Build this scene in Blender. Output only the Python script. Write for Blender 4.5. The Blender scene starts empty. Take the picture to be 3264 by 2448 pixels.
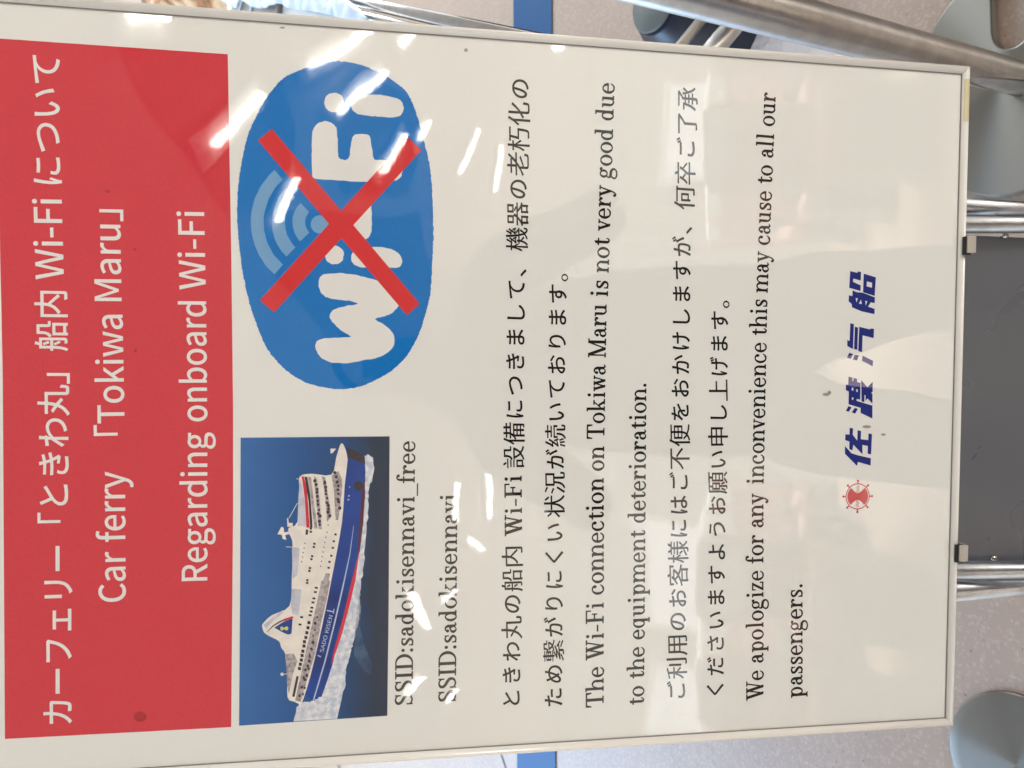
import bpy, bmesh, math, random
from mathutils import Vector, Matrix
from mathutils.geometry import tessellate_polygon

scene = bpy.context.scene
COL = scene.collection
R = math.radians
random.seed(7)

# ------------------------------------------------------------------ camera
# phone held 1.5 m above the floor, turned on its side, looking 32.5 degrees down
cam_data = bpy.data.cameras.new('camera')
cam = bpy.data.objects.new('camera', cam_data); COL.objects.link(cam)
cx = Vector((0.0122, -0.5379, -0.8429)).normalized()
cz = Vector((0.0262, -0.8425, 0.5380)).normalized()
cy = cz.cross(cx).normalized(); cx = cy.cross(cz)
cam.matrix_world = Matrix(((cx.x, cy.x, cz.x, 0.0), (cx.y, cy.y, cz.y, 0.0), (cx.z, cy.z, cz.z, 1.5), (0, 0, 0, 1)))
cam_data.sensor_fit = 'HORIZONTAL'; cam_data.sensor_width = 36.0
cam_data.lens = 2750.0 / 3264.0 * 36.0
cam_data.clip_start = 0.02; cam_data.clip_end = 100.0
cam_data.dof.use_dof = True; cam_data.dof.focus_distance = 0.78; cam_data.dof.aperture_fstop = 15.0
scene.camera = cam

# ------------------------------------------------------------------ ambient light, lamps, exposure
world = bpy.data.worlds.new('World'); scene.world = world; world.use_nodes = True
bg = world.node_tree.nodes['Background']
bg.inputs[0].default_value = (0.945, 1.0, 1.02, 1); bg.inputs[1].default_value = 1.15
vs = scene.view_settings
vs.view_transform = 'Standard'; vs.look = 'None'; vs.exposure = 0.70; vs.gamma = 1.0

def area(name, loc, target, sx, sy, power, color):
    d = bpy.data.lights.new(name, 'AREA'); d.shape = 'RECTANGLE'; d.size = sx; d.size_y = sy
    d.energy = power; d.color = color
    o = bpy.data.objects.new(name, d); COL.objects.link(o); o.location = loc
    o.rotation_euler = (Vector(target) - Vector(loc)).to_track_quat('-Z', 'Y').to_euler()
    return o
area('window_light_left', (-2.4, 3.3, 1.45), (0.2, 0.7, 0.5), 1.8, 0.9, 52, (0.36, 0.62, 1.0))
ds = area('floor_fill_aft', (0, -5.4, 2.27), (0, -5.4, 0), 7.5, 3.6, 470, (0.97, 1.0, 0.97)); ds.data.spread = R(100)  # added light out of view, brightens the floor that the notice mirrors
area('notice_fill_aft', (2.6, -2.4, 1.5), (0.3, 0.8, 0.6), 0.9, 1.0, 27, (1.0, 0.93, 0.85))  # added fill that lifts the notice; no window stands there
area('window_light_right', (3.2, 3.2, 1.7), (0.3, 1.2, 0.0), 1.4, 1.0, 42, (0.80, 0.90, 1.0))

# ------------------------------------------------------------------ data measured on the printed sheet
# printed letter outlines, one per line: character|advance|contours
SANS = """
-|347|46,245 302,245 302,315 46,315
A|608|4,0 97,0 168,224 436,224 506,0 604,0 355,733 252,733;191,297 304,658 413,297
C|638|377,-13 423,-10 504,14 539,35 602,92 551,151 475,90 415,71 316,77 260,105 215,149 181,209 160,283 153,369 161,455 182,527 217,586 263,629 319,656 384,665 468,646 534,596 584,656 533,700 465,733 383,746 294,735 216,700 151,645 101,570 69,477 58,366 69,255 100,162 149,87 213,32 290,-1
D|688|101,0 288,0 390,11 475,44 542,98 590,170 619,261 629,369 619,477 590,568 541,639 474,691 388,723 284,733 101,733;193,76 193,658 355,650 420,625 470,583 506,527 527,455 534,369 527,283 506,211 470,153 420,111 355,85
E|589|101,0 534,0 534,79 193,79 193,346 471,346 471,425 193,425 193,655 523,655 523,733 101,733
F|552|101,0 193,0 193,329 473,329 473,407 193,407 193,655 523,655 523,733 101,733
I|293|101,0 193,0 193,733 101,733
K|646|101,0 193,0 193,232 319,382 539,0 642,0 377,455 607,733 502,733 193,365 193,733 101,733
M|812|101,0 184,0 184,406 172,622 374,74 436,74 633,622 625,406 625,0 711,0 711,733 600,733 405,188 212,733 101,733
N|723|101,0 188,0 181,614 260,463 527,0 622,0 622,733 534,733 542,120 463,271 195,733 101,733
O|742|371,-13 458,-1 534,34 597,90 644,166 674,259 684,369 674,479 644,571 597,646 534,701 458,735 371,746 284,735 208,701 146,646 98,571 68,479 58,369 68,259 98,166 146,90 208,34 284,-1;371,68 309,78 256,105 213,150 180,210 160,283 153,369 160,455 180,527 213,586 256,629 309,656 371,665 433,656 486,629 530,586 562,527 582,455 589,369 582,283 562,210 530,150 486,105 433,78
R|635|193,385 193,658 369,655 413,646 448,629 474,605 489,571 494,528 489,484 474,448 448,421 413,401 369,389;503,0 607,0 421,321 508,360 541,391 565,429 581,475 586,528 578,596 553,649 514,688 463,714 401,729 101,733 101,0 193,0 193,311 325,311
S|596|304,-13 376,-6 437,15 486,48 523,90 545,139 553,195 548,245 533,286 479,348 402,391 241,463 195,501 181,527 180,590 193,616 241,652 313,665 377,657 432,634 480,597 528,656 434,721 356,743 313,746 250,740 194,721 148,692 112,653 90,606 82,552 88,503 106,462 162,402 370,303 424,269 455,221 454,154 419,101 350,72 305,68 230,79 162,111 103,159 48,95 119,38 161,16 253,-10
T|599|253,0 346,0 346,655 568,655 568,733 31,733 31,655 253,655
W|878|181,0 291,0 441,609 588,0 700,0 851,733 763,733 644,96 638,96 586,334 484,733 399,733 242,96 121,733 26,733
a|563|217,-13 313,10 397,65 408,0 483,0 478,398 464,452 439,496 403,529 355,550 295,557 252,554 174,534 82,486 117,423 191,463 280,481 319,476 349,461 383,411 392,344 203,306 139,277 94,240 68,195 59,141 64,96 80,58 104,27 136,5;243,61 194,70 175,81 150,119 152,180 170,209 201,233 310,271 392,283 392,132 317,79
b|618|331,-13 392,-4 447,22 496,64 534,121 558,194 567,280 561,359 542,427 512,482 469,523 416,548 351,557 261,535 180,481 184,796 92,796 92,0 165,0 177,56 253,5;316,64 254,76 184,120 184,406 258,461 305,478 375,474 412,455 439,425 458,385 472,279 467,217 452,164 428,121 397,90 359,71
d|620|277,-13 368,10 442,64 453,0 528,0 528,796 436,796 441,494 394,528 346,550 288,557 228,548 172,522 124,480 86,424 62,353 53,271 60,187 81,117 114,61 159,20 213,-5;297,64 253,70 216,89 186,119 165,160 152,211 147,272 153,331 168,381 193,423 225,454 262,473 304,480 370,467 436,423 436,138 369,82
e|554|312,-13 411,3 490,42 458,103 395,71 348,61 273,66 231,84 196,112 169,149 150,196 142,250 508,250 506,375 487,437 456,488 413,526 359,549 295,557 234,548 177,522 127,481 87,424 61,354 52,271 61,188 87,118 128,62 180,21 242,-4;141,315 151,365 194,440 225,464 297,484 337,479 370,465 397,441 416,408 428,366 432,315
f|325|33,469 107,469 107,0 198,0 198,469 313,469 313,543 198,543 206,688 232,724 251,733 275,736 336,721 356,792 265,809 216,804 176,787 146,761 124,726 111,682 107,543 33,538
g|564|275,-250 354,-243 421,-224 476,-194 516,-156 541,-111 550,-62 545,-21 529,11 503,36 466,54 419,64 197,75 179,84 161,110 164,152 194,191 274,172 328,178 376,195 416,223 446,261 466,307 473,361 461,425 429,473 540,473 540,543 351,543 274,557 221,551 173,533 132,505 99,466 78,419 71,363 81,303 108,253 142,213 101,172 84,134 89,74 131,18 88,-17 60,-59 51,-105 58,-148 80,-184 114,-212 158,-233;274,234 244,238 193,269 163,326 159,363 163,400 193,457 216,475 274,490 333,475 356,457 386,400 390,363 386,326 356,269 305,238;288,-187 203,-175 172,-161 136,-119 131,-92 137,-61 168,-14 186,0 256,-8 411,-15 448,-36 457,-54 455,-105 414,-153 337,-183
i|275|92,0 184,0 184,543 92,543;138,655 182,672 199,716 182,759 138,775 95,759 78,716 95,672
k|552|92,0 182,0 182,143 284,262 443,0 542,0 337,324 518,543 416,543 182,257 182,796 92,796
n|610|92,0 184,0 184,394 257,456 332,477 391,462 411,443 433,378 435,0 526,0 526,344 522,408 508,461 486,502 454,533 412,551 360,557 324,554 260,530 178,464 167,543 92,543
o|606|303,-13 368,-4 427,21 479,62 519,117 545,188 554,271 545,355 519,426 479,482 427,523 368,549 303,557 238,549 179,523 128,482 88,426 61,355 52,271 61,188 88,117 128,62 179,21 238,-4;303,63 259,70 221,89 189,120 166,162 151,212 146,271 151,330 166,381 189,423 221,454 259,473 303,480 347,473 386,454 417,423 441,381 456,330 461,271 456,212 441,162 417,120 386,89 347,70
r|388|92,0 184,0 184,349 204,390 225,423 273,463 320,475 373,466 390,545 332,557 274,543 222,504 178,444 167,543 92,543
u|607|251,-13 287,-10 349,14 430,85 440,0 516,0 516,543 425,543 425,158 376,106 330,76 278,66 246,70 200,100 187,128 176,210 176,543 84,543 84,199 88,135 102,82 124,41 157,11 199,-7
w|802|178,0 284,0 403,449 518,0 629,0 776,543 688,543 576,78 448,543 359,543 233,78 120,543 27,543
y|521|101,-234 151,-228 193,-209 229,-180 283,-97 508,543 419,543 277,88 218,242 108,543 13,543 231,-1 206,-74 172,-126 126,-155 97,-159 55,-150 37,-223
、|1000|273,-56 341,2 233,119 117,224 52,167 165,63
。|1000|194,244 154,239 87,200 48,132 42,92 48,51 87,-16 154,-56 194,-61 235,-56 302,-16 342,51 347,92 342,132 302,200 235,239;194,-10 167,-6 123,20 97,65 93,92 97,119 123,163 167,189 194,193 221,189 266,163 293,119 296,92 293,65 266,20 221,-6
「|1000|650,846 650,199 724,199 724,777 966,777 966,846
」|1000|350,-86 350,561 276,561 276,-17 34,-17 34,-86
い|1000|223,698 126,700 144,344 163,228 190,137 225,70 266,25 310,-1 357,-9 390,-4 422,12 454,41 485,84 545,219 482,290 430,151 383,94 358,86 324,95 294,121 269,162 248,218 222,364 215,601;744,670 666,643 711,578 783,416 809,325 840,140 920,173 908,261 860,442 826,527
う|1000|720,333 706,250 667,181 604,125 522,81 421,49 306,28 351,-48 475,-22 584,19 675,74 745,144 790,229 805,330 797,396 773,451 735,495 685,526 625,546 500,550 166,489 192,396 309,437 440,468 549,477 598,472 639,458 673,437 699,408 715,373;300,783 287,707 713,660 725,737 667,739 437,760
お|1000|721,688 685,628 803,558 909,478 950,542;325,279 324,75 303,54 246,65 203,96 188,116 188,161 224,211;121,619 123,543 325,541 324,353 216,293 171,256 136,217 113,176 105,134 115,91 142,51 180,18 224,-9 313,-32 360,-21 377,-5 398,50 401,91 397,308 469,329 615,347 702,332 737,313 764,288 781,255 787,216 781,174 763,139 702,88 619,60 502,53 530,-28 654,-14 718,6 770,34 812,69 843,111 861,160 867,217 859,274 835,322 797,362 746,391 686,410 582,415 472,399 396,379 398,549 608,584 606,662 400,622 411,799 322,799 326,614
か|1000|782,674 709,641 745,593 814,468 887,279 965,316 884,500;78,561 86,474 303,500 223,252 141,76 92,1 174,-31 224,58 305,248 384,508 492,515 548,507 585,475 595,446 597,351 577,186 550,100 527,68 498,53 463,49 340,69 353,-14 502,-27 556,-12 599,26 636,102 662,222 674,354 669,476 653,520 628,551 595,571 513,585 400,578 438,780 345,790 319,572
が|1000|768,661 695,628 731,580 800,457 874,269 951,306 871,488;780,806 726,784 807,645 862,669;890,846 837,824 920,686 974,710;64,557 73,471 290,496 210,248 128,73 79,-2 160,-35 210,54 291,244 371,504 478,511 534,503 571,472 581,443 583,348 563,182 537,97 514,64 484,49 449,45 327,66 340,-18 489,-30 543,-15 586,22 623,98 649,218 661,350 656,472 640,517 614,548 581,568 499,582 387,575 424,777 332,786 306,568
き|1000|305,265 227,281 199,214 189,165 198,80 225,33 268,-3 329,-28 404,-43 495,-48 729,-31 732,49 696,42 494,28 423,31 320,59 288,83 269,114 263,152 275,212;502,698 509,673 353,672 179,685 184,612 528,605 575,475 382,468 160,480 164,405 396,398 604,407 682,263 532,280 525,219 744,187 785,248 748,291 678,415 859,451 847,526 647,483 602,612 799,652 788,724 583,679 559,798 474,787
く|1000|704,738 630,804 573,737 240,450 215,418 205,387 211,357 232,324 586,8 655,-65 726,1 668,56 352,324 309,368 304,386 309,403 349,445
け|1000|255,765 162,774 126,465 119,308 128,183 161,27 172,-9 240,-1 242,78 307,299 264,325 210,172 197,258 194,350 209,535;396,573 396,493 685,490 680,291 669,223 649,163 618,109 572,60 475,-2 548,-59 638,7 697,80 734,161 752,250 760,494 922,511 922,593 759,570 761,780 668,780 683,565 557,562
げ|1000|244,750 152,759 115,451 108,293 117,169 150,12 161,-24 229,-16 231,63 296,284 253,310 199,157 186,243 182,335 197,520;819,791 771,776 827,635 877,653;919,822 871,806 929,667 979,685;385,558 385,478 664,474 659,276 648,208 629,148 597,94 551,46 454,-17 527,-74 617,-8 676,65 713,146 731,235 739,478 911,497 912,578 738,554 740,765 647,765 657,705 662,549 546,547
ご|1000|217,691 217,610 482,599 751,611 751,693 481,679;257,288 176,296 155,157 165,99 193,51 239,13 303,-14 382,-30 476,-36 674,-26 817,-1 816,85 669,57 474,46 401,50 342,62 296,82 263,107 244,139 237,175;779,803 725,780 807,640 861,665;889,843 836,820 919,682 974,706
さ|1000|312,312 234,330 200,246 188,191 196,102 224,50 270,10 331,-19 407,-36 496,-42 644,-35 754,-20 758,60 641,41 500,35 373,50 327,69 293,95 272,130 265,173 277,243;158,631 160,551 384,541 580,549 639,425 701,321 535,336 529,269 770,242 811,298 767,351 709,445 655,557 862,598 853,676 630,627 584,798 499,787 554,619 370,615
し|1000|340,779 239,780 247,678 237,172 245,99 268,42 305,-1 353,-29 412,-46 480,-51 583,-41 671,-15 746,24 808,71 898,170 841,238 757,138 704,96 641,62 568,39 483,31 398,45 366,64 341,93 325,131 319,180 331,678
す|1000|568,372 562,294 549,266 507,235 453,234 408,257 382,301 378,330 393,387 409,408 454,433 499,435 533,421;96,653 98,576 545,593 546,492 479,503 433,497 391,480 355,453 328,418 310,376 303,329 309,279 327,237 354,205 387,181 467,162 514,169 554,189 497,109 408,51 289,12 356,-54 459,-13 537,39 593,99 629,165 649,233 655,301 647,371 623,429 621,594 928,589 929,663 621,664 627,792 536,792 544,663
た|1000|537,482 537,408 723,418 891,406 893,482 720,491;558,239 483,246 468,128 475,83 496,46 531,17 579,-3 639,-15 712,-19 905,-5 908,76 713,56 651,60 575,85 556,104 544,149;221,620 101,627 104,549 312,548 265,366 211,203 118,-6 206,-36 261,100 341,347 394,556 602,590 602,669 410,633 443,787 347,795 344,712 329,625
だ|1000|507,468 507,393 693,404 861,392 863,468 690,477;528,225 453,232 438,114 445,69 466,32 501,3 549,-18 609,-30 682,-34 875,-19 878,62 683,42 621,46 545,71 526,90 514,135;755,742 702,719 783,580 837,604;865,783 813,760 896,621 950,645;191,606 71,613 74,535 282,534 235,352 181,189 88,-20 176,-50 231,86 311,333 364,542 572,576 572,654 380,619 413,772 317,780 314,698 299,611
つ|1000|73,522 110,434 424,546 520,567 608,575 671,569 723,550 765,521 796,483 815,438 821,388 803,296 751,223 671,168 570,130 453,107 325,97 361,14 509,31 640,65 750,117 835,187 889,277 908,386 898,464 868,529 822,581 761,619 690,642 610,650 453,631
て|1000|85,664 94,577 564,636 475,559 436,505 405,443 385,374 377,298 394,197 439,115 506,53 588,8 680,-20 773,-31 802,52 720,60 640,80 569,113 510,162 471,229 457,316 464,377 485,440 518,501 564,556 620,601 686,632 747,643 882,648 882,728
と|1000|308,778 229,745 374,437 282,360 222,274 206,228 201,178 212,111 243,58 293,19 358,-8 436,-23 646,-24 841,-3 841,86 693,62 521,52 389,69 343,88 310,115 291,148 284,187 302,260 354,326 433,389 814,597 770,668 699,621 442,481 374,618
に|1000|456,675 456,595 663,586 867,595 867,676 665,663;495,268 423,275 406,157 412,113 432,76 465,47 512,25 573,12 649,7 789,13 899,28 897,112 777,92 649,86 589,90 514,114 494,132 480,176;265,752 176,760 142,513 127,363 125,222 135,104 161,-33 233,-28 235,52 306,276 264,308 206,162 197,302 206,431 236,633
の|1000|476,642 420,372 369,236 343,191 293,142 269,136 222,155 183,215 166,318 176,388 204,457 249,522 310,578 387,619;559,644 638,628 704,596 757,550 795,492 818,426 826,353 816,273 789,205 747,150 695,107 636,76 572,56 486,43 533,-31 643,-7 736,35 810,92 864,165 897,251 908,350 896,448 861,536 805,610 729,668 635,705 525,718 408,703 303,661 215,596 147,513 103,417 88,311 95,234 114,169 144,116 180,77 222,52 266,44 311,53 354,79 394,122 432,183 499,355
は|1000|255,764 167,771 133,514 118,356 116,214 127,97 153,-37 223,-32 225,48 296,269 255,301 198,154 188,293 197,427 227,642;676,185 668,92 634,55 568,41 505,50 480,61 450,96 446,120 450,143 482,179 539,198 574,201;749,770 659,770 663,585 399,591 399,516 663,511 673,254 580,263 519,258 469,243 428,219 398,189 380,152 374,112 380,70 398,35 428,7 469,-14 520,-27 582,-31 642,-25 687,-7 719,19 740,52 752,90 755,151 906,35 950,102 862,172 752,231 740,516 913,535 913,612 740,589
ま|1000|500,178 497,81 470,42 448,31 395,24 350,27 288,47 270,64 256,105 273,147 294,164 359,185 403,188;185,473 186,398 493,384 497,248 413,254 346,249 289,235 244,212 210,181 189,144 182,101 189,57 208,20 239,-9 283,-29 338,-42 404,-46 462,-41 508,-25 541,-2 563,27 580,94 578,156 715,87 820,5 866,76 749,158 638,211 574,232 567,386 844,409 845,484 566,457 566,597 836,620 837,693 566,666 573,794 488,794 492,663 190,685 191,611 491,594 491,454
め|1000|542,564 488,413 447,324 425,286 405,319 327,495 430,544;260,729 177,702 240,520 197,479 129,381 91,268 91,156 105,111 127,76 155,51 188,35 261,34 329,64 423,155 470,97 533,149 471,219 551,372 617,559 678,542 729,513 771,475 802,427 821,371 827,309 818,236 789,172 743,117 679,74 599,43 502,27 549,-44 650,-21 737,16 808,68 861,134 895,213 906,306 897,388 872,460 831,521 777,571 712,606 636,627 669,774 583,782 577,706 561,633 432,616 304,562;379,218 308,141 258,113 212,112 194,122 168,159 158,216 171,297 209,378 266,448
よ|1000|466,196 464,100 440,55 419,40 358,29 314,32 246,51 211,90 206,115 211,141 248,181 320,203 368,206;541,785 446,785 463,270 378,276 299,270 236,254 187,228 153,195 133,155 126,112 134,61 158,20 194,-10 243,-30 300,-42 426,-40 473,-25 508,-1 531,30 545,66 547,173 692,101 807,7 855,83 721,179 607,233 544,253 534,511 833,527 830,602 534,584
り|1000|339,789 251,792 214,434 223,224 300,230 298,353 312,422 341,493 382,559 433,614 490,652 551,666 599,657 639,631 670,589 692,535 710,394 697,282 658,193 598,126 520,77 427,43 323,22 370,-50 488,-21 590,24 674,85 738,166 778,269 792,395 785,493 763,577 728,645 682,696 627,727 564,738 503,729 446,702 396,663 353,615 292,511
わ|1000|293,720 288,625 79,607 87,524 283,551 276,454 55,149 105,80 268,316 261,-38 348,-38 342,382 438,457 489,486 598,520 655,525 715,517 764,496 801,465 827,428 848,347 837,269 803,205 752,154 687,116 611,89 528,72 565,-3 668,23 757,61 830,111 884,175 918,252 929,345 919,418 892,480 850,530 796,567 735,590 667,598 567,586 513,569 403,513 348,472 353,537 398,607 363,640 383,791 289,794
を|1000|882,441 849,516 585,396 558,445 537,463 484,484 405,482 313,449 403,604 735,632 736,706 431,675 460,791 378,798 353,673 118,683 118,608 326,602 244,465 95,296 163,246 254,350 305,388 364,414 426,423 468,417 499,396 517,361 404,295 316,213 290,164 281,108 290,54 316,14 356,-14 409,-32 539,-45 813,-27 815,53 542,29 449,35 413,45 385,61 367,85 361,119 381,181 437,236 519,287 516,131 593,131 590,323
ェ|1000|155,77 155,-7 847,-7 847,77 538,72 538,440 804,437 804,517 204,517 204,437 457,440 457,72
カ|1000|855,579 799,607 497,602 508,787 414,787 421,704 417,602 127,608 127,523 410,527 369,346 301,209 212,106 109,32 182,-27 260,34 328,104 385,186 431,281 466,394 489,527 769,527 748,219 735,149 712,87 674,66 511,76 521,-7 682,-14 749,1 789,47 809,109 835,289
フ|1000|861,665 800,704 245,699 145,705 145,617 756,620 712,455 659,343 581,242 471,152 326,80 235,53 303,-22 467,47 535,90 649,189 697,246 766,364 815,496
リ|1000|776,759 682,759 687,514 682,357 658,247 636,202 604,161 535,101 454,57 365,28 430,-41 510,-9 633,69 701,148 727,195 762,318 770,403;312,751 221,751 220,269 312,269
ー|1000|102,433 102,335 897,335 897,433
上|1000|427,825 427,43 51,43 51,-32 950,-32 950,43 506,43 506,441 881,441 881,516 506,516 506,825
不|1000|559,478 747,339 899,203 960,261 804,394 615,526;69,770 69,693 514,693 393,525 317,447 232,374 141,310 44,255 95,189 229,271 351,370 459,481 459,-78 540,-78 540,584 610,693 931,693 931,770
丸|1000|125,393 311,276 250,159 208,107 99,15 30,-23 86,-82 156,-42 268,54 311,108 377,228 518,106 575,167 403,304 431,425 446,551 677,551 679,13 698,-40 717,-55 775,-65 881,-65 915,-60 940,-45 958,-18 970,24 982,156 911,191 903,44 887,12 786,9 760,17 754,53 754,625 450,625 454,837 375,837 372,625 85,625 85,551 367,551 335,350 177,445
了|1000|97,762 97,688 745,688 613,581 464,491 462,5 436,-5 253,-4 283,-80 374,-80 490,-68 522,-52 538,-25 543,453 732,577 893,723 834,766
何|1000|340,743 340,671 814,671 812,9 787,-2 611,-1 638,-79 726,-78 839,-66 869,-49 885,-21 889,671 963,671 963,743;440,463 613,463 613,250 440,250;369,530 369,114 440,114 440,184 683,184 683,530;267,839 167,622 82,496 37,444 80,370 173,490 173,-79 247,-79 247,614 337,818
便|1000|355,631 355,251 594,251 572,175 526,105 450,159 392,225 327,202 391,123 471,59 386,15 268,-21 313,-83 403,-53 478,-18 537,22 714,-40 925,-74 970,-4 764,22 590,73 642,159 667,251 912,251 912,631 675,631 675,715 947,715 947,783 328,783 328,715 601,715 601,631;425,413 601,413 601,364 600,309 425,309;675,413 839,413 839,309 674,309;425,572 601,572 601,470 425,470;675,572 839,572 839,470 675,470;257,836 161,617 79,490 35,437 79,363 160,471 160,-78 232,-78 232,593 328,816
備|1000|233,840 146,616 72,487 32,432 72,355 152,473 152,-78 225,-78 225,616 302,820;710,836 710,738 543,738 543,836 471,836 471,738 319,738 319,668 471,668 471,572 291,572 291,502 436,502 346,409 238,337 283,276 371,338 371,-78 443,-78 443,74 602,74 602,-56 670,-56 670,74 828,74 828,-3 816,-15 747,-15 769,-75 859,-70 888,-52 897,-32 899,423 459,423 518,502 944,502 944,572 783,572 783,668 919,668 919,738 783,738 783,836;543,572 543,668 710,668 710,572;602,219 602,132 443,132 443,219;670,219 828,219 828,132 670,132;602,277 443,277 443,360 602,360;670,277 670,360 828,360 828,277
内|1000|99,669 99,-82 173,-82 173,595 462,595 441,455 412,382 364,311 295,242 199,179 253,122 315,163 412,251 448,297 498,392 636,257 742,135 804,184 572,418 521,464 538,595 829,595 829,12 813,-4 645,-3 671,-79 839,-73 873,-60 899,-22 903,669 539,669 539,840 463,840 463,669
利|1000|593,721 593,169 666,169 666,721;838,821 838,11 821,-5 659,-5 687,-81 768,-80 850,-73 882,-60 902,-38 912,-4 913,821;458,834 270,778 42,737 66,678 259,709 259,539 50,539 50,469 243,469 147,281 67,173 27,130 68,59 169,190 259,355 259,-78 333,-78 333,318 479,173 522,236 333,396 333,469 526,469 526,539 333,539 333,724 514,777
化|1000|867,695 745,542 596,406 596,822 516,822 516,346 322,230 377,173 516,254 519,32 528,-6 544,-33 568,-50 646,-62 871,-56 905,-38 929,-6 945,42 962,191 887,228 871,56 860,31 843,17 633,14 607,25 597,55 596,309 782,465 939,647;313,840 279,764 195,620 95,494 42,442 92,369 207,502 207,-80 286,-80 286,619 387,817
卒|1000|682,627 659,570 595,467 555,423 461,351 516,304 457,304 457,235 54,235 54,163 457,163 457,-79 535,-79 535,163 947,163 947,235 535,235 535,304 526,304 603,368 670,446 871,281 923,334 706,501 755,611;433,821 483,721 80,721 80,649 919,649 919,721 548,721 565,727 504,844;291,630 268,566 203,452 116,360 65,323 124,272 187,324 244,385 294,456 420,350 467,403 325,512 366,613
器|1000|196,730 366,730 366,589 196,589;622,730 802,730 802,589 622,589;614,484 740,420 452,420 511,518 437,532 437,795 128,795 128,524 431,524 364,420 52,420 52,353 298,353 180,268 30,198 72,141 128,165 128,-80 198,-80 198,-51 365,-51 365,-74 437,-74 437,229 246,229 396,353 582,353 654,287 739,229 555,229 555,-80 624,-80 624,-51 802,-51 802,-74 875,-74 875,164 924,148 972,208 811,266 675,353 949,353 949,420 774,420 801,449 653,524;553,795 553,524 875,524 875,795;198,15 198,163 365,163 365,15;624,15 624,163 802,163 802,15
客|1000|356,529 660,529 589,463 502,404 395,481 352,525;378,663 313,584 268,544 158,470 92,437 143,383 299,480 432,366 238,290 35,240 72,173 231,213 231,-79 305,-79 305,-45 701,-45 701,-78 778,-78 778,218 917,190 965,261 759,301 574,367 688,456 776,561 725,592 413,588 459,648;501,324 656,255 740,228 278,228;305,18 305,165 701,165 701,18;432,830 477,749 77,749 77,561 151,561 151,681 847,681 847,561 923,561 923,749 563,749 505,849
承|1000|288,202 288,136 469,136 464,8 298,5 326,-69 460,-64 515,-48 535,-28 544,4 545,136 721,136 721,202 545,202 545,295 676,295 676,360 545,360 545,450 659,450 659,514 545,514 545,572 693,660 818,764 766,801 201,798 201,729 673,729 576,661 469,606 469,514 352,514 352,450 469,450 469,360 334,360 334,295 469,295 469,202;69,582 69,513 257,513 235,417 172,248 87,115 37,65 95,10 151,70 202,145 247,233 286,333 318,445 341,568 295,585;735,613 669,602 719,366 754,261 798,168 850,88 912,22 967,85 929,119 863,206 789,374 947,542 887,590 769,444
朽|1000|415,771 415,699 565,699 490,357 839,357 814,112 803,65 776,13 724,2 527,10 556,-63 786,-63 842,-32 876,34 899,168 920,428 584,428 640,699 961,699 961,771;212,840 212,647 50,647 50,577 196,577 127,369 65,248 32,200 72,125 148,264 212,440 212,-79 287,-79 287,443 410,250 458,310 287,531 287,577 420,577 420,647 287,647 287,840
様|1000|408,307 509,172 564,210 460,341;336,39 371,-24 606,110 586,172;886,345 762,210 701,343 701,381 955,381 955,445 701,445 701,522 919,522 919,582 701,582 701,652 942,652 942,714 809,714 871,820 797,841 739,716 745,714 573,714 591,721 531,837 471,817 522,714 396,714 396,652 629,652 629,582 425,582 425,522 629,522 629,445 375,445 375,381 629,381 629,-1 619,-13 512,-12 534,-82 635,-78 668,-69 688,-54 701,-14 701,200 762,103 798,60 880,-10 925,-37 974,23 863,91 774,192 806,167 943,304;192,840 192,623 52,623 52,553 184,553 120,345 62,223 31,175 69,110 135,233 192,388 192,-79 261,-79 261,401 340,255 382,311 261,490 261,553 377,553 377,623 261,623 261,840
機|1000|159,840 159,647 49,647 49,577 149,577 97,374 27,209 61,136 114,258 159,413 159,-79 221,-79 221,420 274,303 312,358 221,510 221,577 304,577 304,647 221,647 221,840;573,833 588,559 617,323 464,323 464,383 399,383 399,323 322,323 322,262 398,262 393,214 363,113 335,63 297,15 248,-30 297,-77 336,-42 396,35 447,159 554,58 601,103 460,226 463,262 628,262 686,79 599,20 498,-27 539,-74 632,-30 716,24 760,-29 813,-64 874,-79 911,-68 942,-22 965,66 914,103 898,20 882,-4 852,-2 816,16 768,67 838,142 891,228 827,252 788,186 737,125 694,262 936,262 936,323 852,323 879,351 775,423 736,387 825,323 681,323 652,556 638,833;702,407 886,438 898,396 946,414 891,563 845,549 870,485 766,473 843,578 914,698 858,720 825,652 752,645 836,803 783,821 716,679 674,634 692,579 795,600 733,508 684,464;342,387 524,419 534,379 584,396 533,545 485,532 509,467 408,455 487,559 561,677 507,697 474,633 394,624 494,800 439,818 376,685 354,649 316,613 333,559 442,581 375,487 324,442
況|1000|102,778 206,729 288,674 332,736 247,789 144,833;39,499 150,453 240,400 281,465 189,514 78,556;77,-21 141,-69 337,266 282,313 249,253;457,724 828,724 828,456 457,456;383,794 383,385 490,385 483,288 469,204 444,132 405,70 347,20 267,-20 313,-81 401,-34 465,25 510,96 539,179 564,385 680,385 680,31 688,-30 699,-49 741,-69 872,-71 925,-55 941,-33 953,2 965,117 898,147 890,23 877,-2 785,-4 761,2 755,385 904,385 904,794
状|1000|741,774 860,596 920,634 798,806;49,674 143,544 175,486 237,528 106,709;589,838 588,545 356,545 356,471 583,471 551,301 519,215 472,130 409,48 327,-30 388,-78 457,-14 514,54 559,125 595,197 640,344 707,170 749,94 798,27 854,-31 918,-78 973,-16 900,35 837,100 783,178 739,267 675,471 951,471 951,545 662,545 663,838;32,194 76,130 247,290 247,-78 321,-78 321,841 247,841 247,382
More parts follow.
